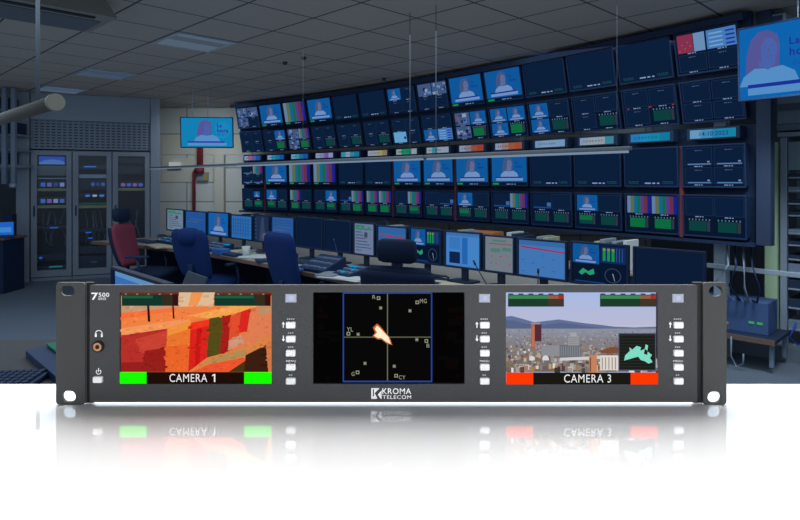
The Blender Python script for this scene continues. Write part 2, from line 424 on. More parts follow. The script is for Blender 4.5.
# soffit, perforated panel, pillars around the cabinets
M_vent = grid_mat('slotted_panel', (56,70,92), (140,150,164), .075, .043, 0, 0, .014, .0)
b = MB(); b.box((-.19,.44+2.005,-.55),(1.475,CEIL-.002,-.02),M_cab); b.box((-.19,2.005,-.5),(1.475,2.44,-.03),M_cab)
struct(b.build('trim_3', None, tuple(CM), (PI/2,0,CA)))
b = MB(); b.box((-.17,2.02,-.029),(1.46,2.43,-.015),M_vent); struct(b.build('trim_4', None, tuple(CM), (PI/2,0,CA)))
b = MB(); b.box((-.37,-.02,0),(-.2,.6,CEIL-.002),M_cab); struct(b.build('trim_5', None, tuple(CM), (0,0,CA)))
b = MB(); b.box((1.48,-.02,0),(1.62,.7,CEIL-.002),M_cab); struct(b.build('trim_6', None, tuple(CM), (0,0,CA)))

# ------------------------------------------------------------------ the monitor wall
PITCH = .5612
# plan of the gently curved monitor wall: fifteen column edges, far left to near right
WP = [Vector((x, y, 0)) for x, y in ((-2.722,10.32),(-2.255,10.009),(-1.799,9.681),(-1.356,9.336),(-.925,8.977),(-.506,8.604),(-.098,8.218),(.298,7.82),(.682,7.412),(1.056,6.993),(1.42,6.566),(1.774,6.13),(2.118,5.687),(2.454,5.238),(2.782,4.782))]
WA = [math.atan2((q-p).y, (q-p).x) for p, q in zip(WP, WP[1:])]
TILT = math.radians(12); TL = math.radians(2); ZP = 1.99
def wall_at(col, off, z):
    """point at the middle of a column, off metres in front of the wall"""
    m = (WP[col]+WP[col+1])/2; a = WA[col]
    return (m.x + math.sin(a)*off, m.y - math.cos(a)*off, z)
fr = thing('monitor_wall_frame', 'long dark curved frame carrying the wall of monitors, with steel posts', 'frame', tuple(WP[0]))
b1 = MB(); b2 = MB()
for k in range(14):
    M = Matrix.Translation(WP[k]-WP[0]) @ Matrix.Rotation(WA[k],4,'Z')
    x0 = -.06 if k == 0 else -.004; x1 = PITCH + (.04 if k == 13 else .004)
    b1.box((x0,.1,1.0),(x1,.15,ZP-.02),M_frame,0,M); b1.box((x0,-.01,.985),(x1,.15,1.012),M_frame,0,M)
    MU = M @ Matrix.Translation((0,0,ZP)) @ Matrix.Rotation(TILT,4,'X')
    b2.box((x0,.1,0),(x1,.15,.79),M_frame,0,MU); b2.box((x0,-.03,.79),(x1,.15,.845),M_frame,0,MU)
b1.build('lower_backboard', fr); b2.build('upper_backboard', fr)
ME = Matrix.Translation(WP[14]-WP[0]) @ Matrix.Rotation(WA[13],4,'Z')
MB().box((.045,.02,1.0),(.15,.09,CEIL-.003),mat('frame_side_grey',(42,56,80),.7),0,ME).build('side_panel', fr)
for k in (1, 5, 9, 13):
    M = Matrix.Translation(WP[k]-WP[0]) @ Matrix.Rotation(WA[k],4,'Z')
    MB().box((.2,.16,0),(.3,.24,CEIL-.06),M_steel,.004,M).build('post', fr)
MB().box((-.5,.135,.76),(.6,.158,.80),M_steel,.004,ME).build('rail', fr)
for k in (1, 6, 8, 13):
    M = Matrix.Translation(WP[k]-WP[0]) @ Matrix.Rotation(WA[k],4,'Z')
    o = MB().box((-.015,.0,1.02),(.017,.03,1.815),mat('red_tally_strip',(112,52,62),.5),0,M).build('tally_strip', fr); o['label'] = 'dull red vertical strip between two monitors'
mon_kit = {}
def wall_monitor(row, col):
    if row >= 2:
        l = (.432, .012)[row-2]; loc = wall_at(col, math.sin(TL)*l, 1.02 + math.cos(TL)*l); rx = TL
    else:
        l = (.425, .012)[row]; loc = wall_at(col, math.sin(TILT)*l, ZP + math.cos(TILT)*l); rx = TILT
    rn = ('top','second','third','bottom')[row]
    t = thing('wall_monitor', '%s-row wall monitor, %s from the left, showing %s' % (rn, ORD[col], DESC[row][col]), 'monitor', loc, WA[col], 'monitors of the monitor wall', rx)
    if 'h' not in mon_kit:
        w, h = .527, .362
        mon_kit['h'] = MB().box((-w/2+.01,.022,.01),(w/2-.01,.095,h-.01),M_frame,.006).build('housing', t)
        b = plate([rrect(-w/2,0,w/2,h,.004,2), rrect(-SW/2,.014,SW/2,.014+SH,.002,1)], .022, M_black, .002)
        mon_kit['b'] = b.build('bezel', t)
    else:
        for k in 'hb': o = mon_kit[k].copy(); C.objects.link(o); o.parent = t
    f = ROW[row][col]; key = f.__name__ if f.__name__ != '<lambda>' else None
    if key and key in mon_kit:
        o = mon_kit[key].copy(); C.objects.link(o); o.parent = t
    else:
        o = f().build(t, (0,.014,.014))
        if key: mon_kit[key] = o
for r in range(4):
    for c in range(14): wall_monitor(r, c)
STRIPS = [('white, pink and blue',[(120,150,190),(150,90,120),(70,90,170),(20,80,160)]),('white, teal and blue',[(120,150,180),(40,130,160),(20,110,160),(18,80,160)]),
 ('pale teal and blue',[(110,150,180),(60,140,160),(20,100,160),(20,80,160)]),('white and purple',[(130,150,180),(120,130,170),(110,80,170),(130,140,180)]),
 ('teal and white',[(40,130,160),(130,150,170),(30,120,150),(20,110,150)]),('white and yellow',[(140,150,165),(140,150,160),(150,150,90),(130,120,90)]),
 ('white and green',[(140,150,150),(30,130,100),(24,130,90),(140,150,160)]),('white with teal bits',[(140,150,160),(60,130,150),(140,150,160),(130,150,170)]),
 ('white turning orange',[(130,145,170),(130,120,130),(150,70,50),(150,60,44)]),('white and orange',[(130,145,175),(140,120,120),(160,80,44),(150,74,50)]),
 ('plain bluish white',[(110,145,180),(120,150,182),(120,150,182),(110,150,185)]),('white with yellow tip',[(130,150,175),(140,155,165),(140,155,160),(60,130,150)]),
 ('cyan blue',[(40,120,175),(30,130,180),(20,130,165),(16,120,155)]),('cyan date',[(100,150,190),(60,140,180),(24,130,170),(20,130,165)])]
for c, (dn, cols) in enumerate(STRIPS):
    t = thing('name_display', 'small lit name display, %s from the left, %s' % (ORD[c], dn), 'display', wall_at(c, .02, 1.855), WA[c], 'lit name displays between monitor rows')
    MB().box((-.22,.0,0),(.22,.095,.1),M_frame,.004).build('housing', t)
    S = Scr(.38,.072,cols[0])
    for k in range(4): S.rect(k/4,0,(k+1)/4,1,cols[k])
    if c == 13: S.text('14:10:2023', .22, .24, .52, (40,60,130), .02)
    else:
        rnd = random.Random(c); S.rects([(.1+.09*k,.35,.1+.09*k+rnd.uniform(.03,.07),.65) for k in range(7)], tuple(int(v*.8) for v in cols[1]))
    S.build(t, (0,-.002,.014))

# ------------------------------------------------------------------ hanging lights
M_alu = mat('aluminium_housing', (112,118,126), .5, .1)
M_wire = mat('wire_grey', (104,112,122), .5)
def bar_light(s0, s1, t, z, r, label, hang, glow):
    o = thing('linear_pendant_light', label, 'light', W(s0, t, z), RZ, 'linear pendant lights')
    l = s1 - s0
    MB().box((0,-r,-r*.3),(l,r,r),M_alu,r*.3).build('housing', o)
    MB().box((.02,-r*.85,-r),(l-.02,r*.85,-r*.3),emis(glow)).build('diffuser', o)
    for x, wr in hang:
        MB().tube([(x,0,r*.9),(x,0,CEIL-z-.001)],wr,M_wire,8).build('suspension_wire', o)
Tb, Zb = 3.43, 1.69
bar_light(s_at(425,Tb)+.01, s_at(631,Tb), Tb, Zb, .019, 'near ceiling-hung light bar crossing in front of the monitor wall', ((s_at(436,Tb)-s_at(425,Tb)-.01, .003), (s_at(617,Tb)-s_at(425,Tb)-.01, .0013)), (118,138,160))
bar_light(s_at(238,Tb)+.01, s_at(425,Tb)-.01, Tb, Zb, .019, 'middle ceiling-hung light bar in front of the monitor wall', ((s_at(303,Tb)-s_at(238,Tb)-.01, .0013), (s_at(410,Tb)-s_at(238,Tb)-.01, .003)), (118,138,160))
bar_light(s_at(150,Tb), s_at(238,Tb)-.01, Tb, Zb, .017, 'far thin light bar hanging before the beige back wall', ((.3, .0013),), (100,116,136))
# big round tube on the left
o = thing('tube_pendant_light', 'thick round grey tube light hanging at upper left on one rod', 'light', W(-3.337-2.6, .905, 1.9), RZ)
MB().tube([(0,0,0),(2.57,0,0)],.036,mat('grey_tube',(92,89,85),.5),24).build('tube', o)
MB().tube([(2.57,0,0),(2.6,0,0)],.043,mat('tube_cap',(142,138,126),.6),24).build('end_cap', o)
MB().tube([(2.28,0,.034),(2.27,0,CEIL-1.9-.001)],.010,M_wire,10).build('rod', o)
MB().tube([(.3,0,.034),(.3,0,CEIL-1.9-.001)],.010,M_wire,10).build('rod', o)

# ------------------------------------------------------------------ hanging televisions
def tv(name, label, loc, rz, w, h, wires, tilt, bg, ink, xa=0, xb=1):
    o = thing(name, label, 'television', loc, rz, None)
    MB().box((-w/2+.02,.03,.02),(w/2-.02,.07,h-.02),M_dark,.008).build('back_cover', o, (0,0,0), (tilt,0,0))
    plate([rrect(-w/2,0,w/2,h,.008,3), rrect(-w/2+.012,.014,w/2-.012,h-.012,.003,2)], .035, M_black, .003).build('bezel', o, (0,0,0), (tilt,0,0))
    S = Scr(w-.022, h-.024, bg, 1e-4)
    presenter(S, xa, 0, xb, 1, 1, bg, xa == 0, (84,84,148), (70,98,168), (84,140,196), ink)
    S.build(o, (0,.012,.013), (tilt,0,0))
    for x in wires: MB().tube([(x,.05,h-.02),(x,.05,CEIL-loc[2]-.001)],.004,M_steel,8).build('suspension_wire', o)
    return o
tv('hanging_television', 'small bright television hung on two wires before the back wall', ((207-400)/F*8.2, 8.2, 1.965), math.radians(4), .71, .42, (-.21,.0), .08, (18,126,178), (40,46,160))
v0 = Vector((2.535,4.5,0)); dv = Vector((.596,-.803,0))
cc = v0 + dv*.48
tv('hanging_television', 'large television hung at upper right beside the monitor wall', (cc.x, cc.y, 2.10), math.atan2(dv.y,dv.x), .96, .545, (-.1,.25), .04, (14,98,172), (26,50,150), -.2, .62)

# ------------------------------------------------------------------ operator desk, its screens and clutter
DT = .75
dk = thing('operator_desk', 'long curved operator desk with brown front edge below the monitor wall', 'desk', W(0,0,0), RZ)
front = [(-8.15,2.62),(-7.5,2.78),(-6.8,2.95),(-5.9,3.04),(-5,3.04),(-4.2,3.0),(-3.4,2.95),(-2.4,2.9),(-1.0,2.85)]
back = [(-1.02,3.5),(-1.4,4.05),(-8.15,4.05)]
b = MB().prism(front+back, DT-.03, DT, M_wood); b.build('desktop', dk)
b = MB()
for p, q in zip(front, front[1:]):
    b.prism([p, q, (q[0], q[1]-.014), (p[0], p[1]-.014)], DT-.034, DT-.002, M_edge)
b.build('front_edging', dk)
for x in (-7.9,-6.2,-4.6,-3.0,-1.6):
    MB().box((x,3.2,0),(x+.04,3.95,DT-.03),M_dark,.004).build('support_panel', dk)
MB().box((-8.0,3.9,.1),(-1.5,3.93,DT-.03),M_dark).build('modesty_panel', dk)
# credenza behind with binders
cz = thing('low_storage_bench', 'low dark storage bench against the foot of the monitor wall', 'bench', W(0,0,0), RZ)
MB().box((-9.1,5.02,0),(-2.1,5.4,.70),M_dark).build('body', cz); MB().box((-9.12,5.0,.70),(-2.08,5.42,.72),M_wood).build('worktop', cz)
rnd = random.Random(4)
bcol = [mat('binder_white',(222,226,222),.7),mat('binder_grey',(150,162,172),.7),mat('binder_dark',(44,60,84),.7),mat('binder_olive',(190,192,160),.7)]
clusters = [(-8.9,9),(-7.1,9),(-6.0,8),(-5.35,6),(-4.2,3),(-3.55,3),(-3.2,2),(-2.6,6)]
bi = 0; places = ['at the far left end','left of the long bench','behind the blank monitors','behind the pale document screen','behind the blue software screen','beside the orange box','right of the orange box','at the near right end']
for ci, (s, n) in enumerate(clusters):
    x = s
    for k in range(n):
        w = rnd.uniform(.035,.07); h = rnd.uniform(.235,.27); k2 = rnd.randrange(4)
        o = MB().box((-w/2,-.12,0),(w/2,.12,h),bcol[k2],.004).build('binder', None, W(x+w/2, 5.2, .72), (0,0,RZ))
        tag(o, '%s binder %s, %s in its row on the bench' % (('white','grey','dark','olive')[k2], places[ci], ORD[k]), 'binder', 'binders on the storage bench'); x += w + .006
o = MB().box((-.13,-.1,0),(.13,.1,.255),mat('orange_box',(206,130,70),.7),.006).build('box', None, W(-3.85,5.18,.72), (0,0,RZ)); tag(o, 'flat orange box among binders on the storage bench', 'box')

def d_doc(S):
    S.rect(.04,.88,.5,.95,(60,120,100)); S.rects([(.06,.1+.1*k,.06+.1*(3+(k*5)%6),.13+.1*k) for k in range(8)], (60,76,108)); S.rect(.5,.55,.66,.72,(60,66,90)); S.rects([(.05+.3*k,.8,.22+.3*k,.9) for k in range(3)], (40,130,90))
def d_wave(S):
    S.rects([(.03,.1+.085*k,.97,.115+.085*k) for k in range(10)], (30,66,120)); S.rects([(.05,.5,.6,.53),(.2,.62,.9,.64)], (90,84,120))
def d_table(S):
    S.rects([(.06+.12*k,.08,.11+.12*k,.9) for k in range(7)], (38,84,150)); S.rects([(.02,.2+.15*k,.98,.22+.15*k) for k in range(5)], (30,76,140))
def d_red(S):
    S.rect(0,.72,1,.78,(70,96,140)); S.poly([(.06,.70),(.94,.62),(.94,.66),(.06,.74)],(150,50,80)); S.rects([(.1,.15+.12*k,.2+.1*((k*3)%5),.17+.12*k) for k in range(4)], (40,90,150))
def d_multi(S):
    presenter(S,.0,.5,.5,1,1); S.rect(.53,.55,.98,.97,(14,40,90)); S.rects([(.57+.08*k,.6,.62+.08*k,.86) for k in range(3)], (24,140,70)); S.rects([(.57+.08*k,.86,.62+.08*k,.92) for k in range(3)], (120,140,60))
    S.rects([(.81+.05*k,.6,.825+.05*k,.94) for k in range(3)], (50,80,130))
    S.poly([(.12,.25),(.2,.37),(.3,.3),(.4,.38),(.42,.25),(.33,.2),(.25,.27),(.18,.19)],(40,150,110)); S.ell(.75,.25,.15,.19,(40,60,86)); S.ell(.75,.25,.13,.165,INK); S.poly([(.74,.3),(.76,.3),(.79,.12),(.78,.12)],(130,140,150)); S.rect(.05,.02,.6,.05,(24,60,120))
def d_soft(S):
    S.rect(0,.9,1,1,(60,110,170)); S.rect(.1,.08,.42,.42,(14,36,76)); S.rect(.1,.5,.42,.86,(54,116,186)); S.rect(.48,.08,.64,.86,(34,98,174)); S.rect(.67,.08,.95,.86,(66,130,196)); S.rects([(.7,.7,.74,.73),(.8,.7,.84,.73)], (150,90,100))
def d_beige(S):
    S.rect(.12,.78,.95,.81,(130,84,74)); S.rects([(.25,.86,.75,.92),(.2,.55,.55,.66),(.6,.6,.92,.7)], (76,120,110)); S.rects([(.22,.4,.26,.45),(.5,.42,.58,.46),(.76,.42,.8,.46),(.2,.2,.26,.25),(.36,.2,.42,.24),(.86,.2,.9,.26)], (150,90,70))
def d_sheet(S):
    S.rect(0,.86,1,1,(54,104,164)); S.poly([(.04,.78),(1,.70),(1,.74),(.04,.83)],(160,44,80)); S.rects([(.06+.22*((k*7)%4),.1+.08*k,.12+.22*((k*7)%4),.12+.08*k) for k in range(7)], (40,100,160))
def d_still(S):
    S.poly([(.3,.0),(.75,.0),(.6,.95),(.45,.95)],(48,64,96)); S.ell(.7,.2,.2,.14,(90,84,96)); S.rects([(0,.1+.15*k,.08,.14+.15*k) for k in range(6)], (70,90,120))
DM = [(166,183.5,209,(104,124,144),d_doc,'a pale document with green bars'),(184.5,206,211,(34,84,150),d_wave,'blue track lines, beside the pale document'),(207,228.5,212,(20,90,170),lambda S: presenter(S,0,0,1,1,1,(20,92,166)),'a newsreader'),
 (230,252,215,(44,104,168),d_table,'a blue table'),(253.5,269,215,(30,46,74),d_still,'a dark still picture with a warm glow'),(270.5,294,216.5,(40,88,150),d_wave,'blue track lines, left of two blank ones'),
 (295.5,322.5,217,(12,28,54),None,'nothing, the left of two blank ones'),(323.5,351,220,(12,28,54),None,'nothing, the right of two blank ones'),(352.5,374.5,222.5,(104,120,150),d_doc,'a grey document with green icons'),
 (376,407,226,(48,96,158),d_red,'blue rows crossed by one red line'),(408.5,441,228,INK,d_multi,'newsreader, meters and dial, behind the black chair'),(443.5,481,231.5,(66,126,190),d_soft,'pale blue software with a dark square'),
 (482.5,514.5,235.5,(112,122,134),d_beige,'a beige form with red marks'),(516,567,239.5,(64,116,178),d_sheet,'a large pale sheet with a red line'),(569.5,629,243,INK,d_multi,'newsreader, meters and dial, near right end'),(632,706,249,(12,28,54),None,'nothing, largest and blank at right end')]
TM = 3.5
for u0, u1, vt, bg, fn, desc in DM:
    s0, s1 = s_at(u0,TM), s_at(u1,TM); w = s1 - s0 - .006; sc = (s0+s1)/2
    zt = EYE - (vt-HZ)/F*y_at((u0+u1)/2,TM); h = zt - .85
    t = thing('desk_monitor', 'desk monitor showing %s' % desc, 'monitor', W(sc,TM,DT), RZ, 'monitors along the operator desk')
    MB().box((-w/2+.012,.02,.11),(w/2-.012,.055,.09+h),M_dark,.006).build('back_cover', t)
    plate([rrect(-w/2,.1,w/2,.1+h,.004,2), rrect(-w/2+.014,.116,w/2-.014,.1+h-.013,.002,1)],.024,M_black,.002).build('bezel', t)
    S = Scr(w-.026,h-.027,bg)
    if fn: fn(S)
    S.build(t,(0,.012,.115))
    MB().box((-.03,.03,.01),(.03,.05,.2),M_dark,.004).build('stand_neck', t); MB().prism(rrect(-.11,-.06,.11,.1,.03),0,.012,M_dark).build('stand_base', t)

# clutter
CLUT = 'things lying on the operator desk'
def kb(u, t, label, w=.42, rz=0):
    o = thing('keyboard', label, 'keyboard', W(s_at(u,t),t,DT), RZ+rz)
    MB().box((-w/2,-.07,0),(w/2,.07,.018),M_dark,.004).build('case', o)
    b = MB(); n = int(w/.022)
    for r in range(5):
        for k in range(n): b.box((-w/2+.012+k*(w-.02)/n,-.06+r*.024,.018),(-w/2+.012+k*(w-.02)/n+.015,-.06+r*.024+.018,.025),mat('keycap',(62,80,108),.6))
    b.build('keys', o); return o
def paper(u, t, label, m, n=3, w=.21, l=.297, rz=0, name='paper_stack', cat='paper'):
    b = MB(); r = random.Random(u)
    for k in range(n): b.box((-w/2,-l/2,.004*k),(w/2,l/2,.004*k+.0035),m,0,Matrix.Rotation(r.uniform(-.15,.15),4,'Z'))
    o = b.build(name, None, W(s_at(u,t),t,DT), (0,0,RZ+rz)); return tag(o,label,cat)
def panel(u, t, label, w, d, cols, tall=.07):
    o = thing('control_panel', label, 'control panel', W(s_at(u,t),t,DT), RZ)
    b = MB(); b.add([(-w/2,-d/2,0),(w/2,-d/2,0),(w/2,d/2,0),(-w/2,d/2,0),(-w/2,-d/2,.025),(w/2,-d/2,.025),(w/2,d/2,tall),(-w/2,d/2,tall)],[(0,3,2,1),(4,5,6,7),(0,1,5,4),(1,2,6,5),(2,3,7,6),(3,0,4,7)],M_black); b.build('case', o)
    sl = (tall-.025)/d; r = random.Random(u)
    nx = int(w/.045)
    for i in range(nx):
        for j in range(3):
            x = -w/2+.02+i*.045; y = -d/2+.03+j*d/3.3; z = .025+sl*(y+d/2)
            MB().box((x,y,z),(x+.03,y+.03,z+.012),emis(r.choice(cols)) if r.random()<.45 else M_metal).build('button', o)
    return o
CY = [(20,130,180),(30,110,160),(60,90,130)]
panel(174,3.26,'control panel with cyan lit keys on far left of operator desk',.5,.28,CY)
panel(214,3.24,'control panel with cyan lit keys behind the nearer blue chair',.42,.26,CY)
panel(322,3.12,'boxy telephone-style panel in front of the blank monitors',.34,.24,[(60,80,110)],.12)
panel(351,3.12,'control panel with bright cyan pad beside the black chair',.2,.22,[(20,140,190)])
kb(146,3.05,'keyboard at far left end of operator desk',.42); kb(230,3.12,'keyboard in front of the blue table screen',.4)
kb(304,3.3,'keyboard under the left blank monitor',.4); kb(416,3.22,'keyboard under the newsreader multi-view behind the black chair',.42)
kb(530,3.2,'keyboard in front of the beige form screen',.42); kb(583,3.12,'keyboard near the right end of operator desk')
paper(160,2.95,'loose cream papers beside the red chair',M_cream,4,.42,.2); paper(244,3.33,'cream papers behind the cup on the desk',M_cream,4,.4,.24); paper(258,3.2,'white papers left of the plain blue chair',M_paper,5,.3,.25,.4)
paper(334,3.34,'cream folder under the right blank monitor',M_cream,4,.36,.12); paper(345,2.99,'white sheets at desk edge left of the black chair',M_paper,3,.42,.16,.2); paper(375,3.27,'white sheets under the grey document screen',M_paper,4,.3,.22)
paper(395,3.12,'cream sheets behind the black chair headrest',M_cream,4,.4,.26); paper(452,3.3,'long cream papers under the pale blue software screen',M_cream,5,.4,.12); paper(448,3.08,'second cream paper strip nearer the desk edge',M_cream,4,.42,.13)
paper(478,3.12,'white papers before the beige form screen',M_paper,5,.35,.3,.3); paper(555,3.24,'cream papers under the large sheet screen',M_cream,4,.45,.2); paper(650,3.2,'white papers before the large blank monitor',M_paper,4,.35,.26)
o = thing('cup', 'pale drinking cup standing near the desk edge between the blue chairs', 'cup', W(s_at(246,3.14),3.14,DT), 0)
MB().tube([(0,0,0),(0,0,.11)],[.032,.042],M_paper,18).build('body', o)
o = MB().box((-.09,-.06,0),(.09,.06,.06),mat('blue_box',(60,110,180),.6),.006).build('tissue_box', None, W(s_at(221,3.09),3.09,DT),(0,0,RZ)); tag(o,'small light blue box at desk edge right of blue headrest chair','box')
for u, t, lab, du in ((492,3.02,'thin black gooseneck microphone before the beige form screen',-.16),(539,3.0,'short black gooseneck microphone before the large sheet screen',-.03),(341,3.3,'gooseneck microphone curving before the grey document screen',-.14)):
    o = thing('gooseneck_microphone', lab, 'microphone', W(s_at(u,t),t,DT), RZ)
    MB().prism(rrect(-.05,-.05,.05,.05,.02),0,.03,M_black).build('base', o)
    MB().tube([(0,0,.03),(du*.2,0,.10),(du*.65,.02,.17),(du,.04,.22)],.0035,M_black,8).build('neck', o)
    MB().tube([(du,.04,.219),(du*1.12,.045,.245)],.0065,M_black,10).build('head', o)

def phone(u, t, label, rz=0.0):
    o = thing('desk_telephone', label, 'telephone', W(s_at(u,t),t,DT), RZ+rz)
    b = MB(); b.add([(-.09,-.1,0),(.09,-.1,0),(.09,.1,0),(-.09,.1,0),(-.09,-.1,.025),(.09,-.1,.025),(.09,.1,.07),(-.09,.1,.07)],[(0,3,2,1),(4,5,6,7),(0,1,5,4),(1,2,6,5),(2,3,7,6),(3,0,4,7)],M_dark); b.build('base', o)
    MB().tube([(-.06,-.09,.055),(-.06,-.05,.075),(-.06,.05,.098),(-.06,.09,.095)],[.024,.014,.014,.024],M_black,10).build('handset', o)
    for i in range(3):
        for j in range(4): MB().box((-.015+.03*i,-.08+.035*j,.03+.0079*j),(.007+.03*i,-.058+.035*j,.038+.0079*j),M_metal).build('button', o)
phone(197,3.3,'desk telephone between the two left blue screens on operator desk'); phone(284,3.26,'desk telephone below the blue track-line screen, right of the cup'); phone(402,3.3,'desk telephone under the red-line blue screen', .3); phone(612,3.2,'desk telephone near the right end before the dial screen', -.2)
M_nb = [mat('notebook_blue',(70,104,160),.6), mat('notebook_grey',(130,138,146),.7), mat('notebook_dark',(44,60,84),.6)]
for k, (u, t, lab) in enumerate(((189,3.06,'blue notebook at desk edge behind the nearer blue chair'),(250,3.36,'grey notebook below the dark still picture'),(268,3.12,'dark notebook just left of the plain blue chair'),(301,3.03,'blue notebook at desk edge right of the plain blue chair'),(330,2.99,'grey notebook at desk edge before the angled panel'),(468,3.22,'dark notebook between cream papers and the microphone'),(508,3.36,'grey notebook under the beige form screen'),(575,3.22,'blue notebook before the dial screen at right'))):
    o = MB().box((-.08,-.11,0),(.08,.11,.022),M_nb[k % 3],.003).build('notebook', None, W(s_at(u,t),t,DT), (0,0,RZ+.5*math.sin(k*2.1))); tag(o, lab, 'notebook', None)
for k, (u, t, lab) in enumerate(((162,3.44,'coil of black cable under the leftmost desk screens'),(262,3.42,'coil of black cable under the dark still picture'),(440,3.42,'coil of black cable behind the cream papers'))):
    b = MB(); b.tube([(.09*math.cos(a*.5)*(1-.01*a), .06*math.sin(a*.5)*(1-.01*a), .008+.0016*a) for a in range(26)], .006, M_black, 6)
    tag(b.build('cable_coil', None, W(s_at(u,t),t,DT), (0,0,RZ)), lab, 'cable')

# ------------------------------------------------------------------ chairs
def sup(cx, cy, z, rx, ry, e=.45, n=28, tx=0.0):
    L = []
    for k in range(n):
        a = 2*PI*k/n; c, s = math.cos(a), math.sin(a)
        L.append((cx + rx*math.copysign(abs(c)**e, c), cy + ry*math.copysign(abs(s)**e, s), z)) 
    return L
def chair(label, loc, rz, fab, top=1.03, w=.23, head=None, shell=None, seat=None):
    t = thing('office_chair', label, 'chair', loc, rz, 'swivel chairs at the desk')
    MB().loft([sup(0,.02,.445,.19,.19),sup(0,.02,.45,.235,.235),sup(0,.02,.48,.25,.25),sup(0,.02,.515,.245,.245),sup(0,.02,.53,.2,.2)],seat or fab).build('seat', t)
    L = []; N = 12; z0 = .56
    for k in range(N+1):
        f = k/N; z = z0 + (top-z0)*f
        ww = w*(.86+.2*math.sin(PI*min(1,f*1.15)*.62)) * (1 if f < .86 else math.sqrt(max(.05,1-((f-.86)/.155)**2*.35)))
        y = -.23 - .05*math.sin(PI*f*.9)*.4 - .11*f
        th = .035*(1 if 0 < k < N else .35)
        L.append(sup(0,y,z,ww*(1 if 0<k<N else .93),th,.5))
    MB().loft(L,fab).build('backrest', t)
    if shell:
        L2 = [[(p[0]*1.04,p[1]-.03,p[2]) for p in l] for l in L[:-1]]
        MB().loft(L2,shell).build('back_shell', t)
    if head == 'pad':
        yy = -.23-.11
        MB().loft([sup(0,yy,top-.14,.07,.03,.7),sup(0,yy,top-.13,.11,.06,.7),sup(0,yy,top-.07,.125,.075,.7),sup(0,yy,top-.01,.115,.065,.7),sup(0,yy,top+.015,.07,.03,.7)],fab).build('headrest', t)
    if head == 'tall':
        yy = -.23-.12
        h0 = top+.025
        MB().loft([sup(0,yy,h0,.10,.02),sup(0,yy,h0+.012,.128,.04),sup(0,yy-.01,h0+.075,.135,.045),sup(0,yy-.015,h0+.135,.128,.04),sup(0,yy-.015,h0+.15,.10,.02)],shell or fab).build('headrest', t)
        MB().box((-.03,yy-.012,top-.04),(.03,yy+.012,h0+.02),M_black,.004).build('headrest_stem', t)
    MB().box((-.03,-.33,.42),(.03,-.27,.7),M_black,.01).box((-.03,-.3,.42),(.03,.05,.445),M_black,.004).build('back_bracket', t)
    for sx in (-1,1):
        MB().tube([(sx*.27,.03,.44),(sx*.29,.03,.56),(sx*.29,.0,.68)],.017,M_black,8).box((sx*.29-.03,-.13,.68),(sx*.29+.03,.13,.705),M_black,.01).build('armrest', t)
    MB().tube([(0,0,.09),(0,0,.44)],[.03,.025],M_black,14).build('gas_lift', t)
    b = MB()
    for k in range(5):
        a = 2*PI*k/5+.3; d = Vector((math.cos(a),math.sin(a),0))
        b.tube([d*.0+Vector((0,0,.10)), d*.3+Vector((0,0,.07))],[.028,.016],M_black,8)
    b.build('star_base', t)
    for k in range(5):
        a = 2*PI*k/5+.3; d = Vector((math.cos(a),math.sin(a),0)); n = Vector((-d.y,d.x,0))
        MB().tube([d*.3-n*.02+Vector((0,0,.03)), d*.3+n*.02+Vector((0,0,.03))],.03,M_black,12).build('castor', t)
    return t
def fwd(dx, dy): return math.atan2(dy, dx) - PI/2
chair('red-backed swivel chair with dark seat and headrest in front of the cabinets', (-2.80,6.75,0), fwd(.97,-.12), M_red, 1.03, .2, 'tall', M_blackfab, M_blackfab)
chair('blue swivel chair with padded headrest bulge, seen from behind', (-1.87,6.1,0), fwd(.5,.84), M_blue, 1.04, .232, 'pad')
chair('plain blue swivel chair without headrest, left of the black chair', (-.735,5.1,0), fwd(.72,.68), M_blue, 1.09, .20)
chair('black swivel chair with separate headrest at middle of the desk', (.14,4.1,0), fwd(.45,.9), M_blackfab, .965, .235, 'tall', M_blackfab)

# ------------------------------------------------------------------ foreground desk at lower left
fd = thing('near_desk', 'grey-brown desk in the left foreground behind the rack monitor', 'desk', (-1.3,2.2,0), 0)
MB().box((-1.25,-.75,.72),(1.1,.66,.75),mat('near_desk_laminate',(84,82,82),.55,var=.06,scale=10),.004).build('desktop', fd)
for x in (-1.18,1.0):
    for y in (-.68,.56): MB().box((x,y,0),(x+.06,y+.06,.72),M_dark).build('leg', fd)
o = thing('keyboard', 'dark keyboard on the near desk at lower left corner', 'keyboard', (-1.56,2.22,.75), .12)
MB().box((-.26,-.09,0),(.22,.09,.02),M_black,.005).build('case', o)
b = MB()
for r in range(5):
    for k in range(18): b.box((-.25+k*.0255,-.08+r*.033,.02),(-.25+k*.0255+.019,-.08+r*.033+.026,.028),mat('near_keycap',(40,62,96),.6))
b.build('keys', o)
o = thing('mixing_console', 'low dark console with green striped keys on the near desk', 'console', (-1.345,2.47,.75), -.81)
b = MB(); b.add([(-.24,-.12,0),(.26,-.12,0),(.26,.24,0),(-.24,.24,0),(-.24,-.12,.03),(.26,-.12,.03),(.26,.24,.075),(-.24,.24,.075)],[(0,3,2,1),(4,5,6,7),(0,1,5,4),(1,2,6,5),(2,3,7,6),(3,0,4,7)],mat('console_blue',(44,70,110),.5)); b.build('case', o)
for j, y in enumerate((.035,-.03)):
    z = .03+(y+.12)/.36*.045
    MB().box((-.21,y-.02,z+.004),(.23,y+.02,z+.012),mat('console_green',(30,140,104),.6)).build('key_row', o)
b = MB()
for k in range(10):
    for j in range(2): 
        y = .08+j*.075; z = .03+(y+.12)/.36*.045
        b.box((-.2+k*.043,y,z+.004),(-.2+k*.043+.03,y+.05,z+.014),mat('console_key',(60,80,112),.6))
b.build('keys', o)
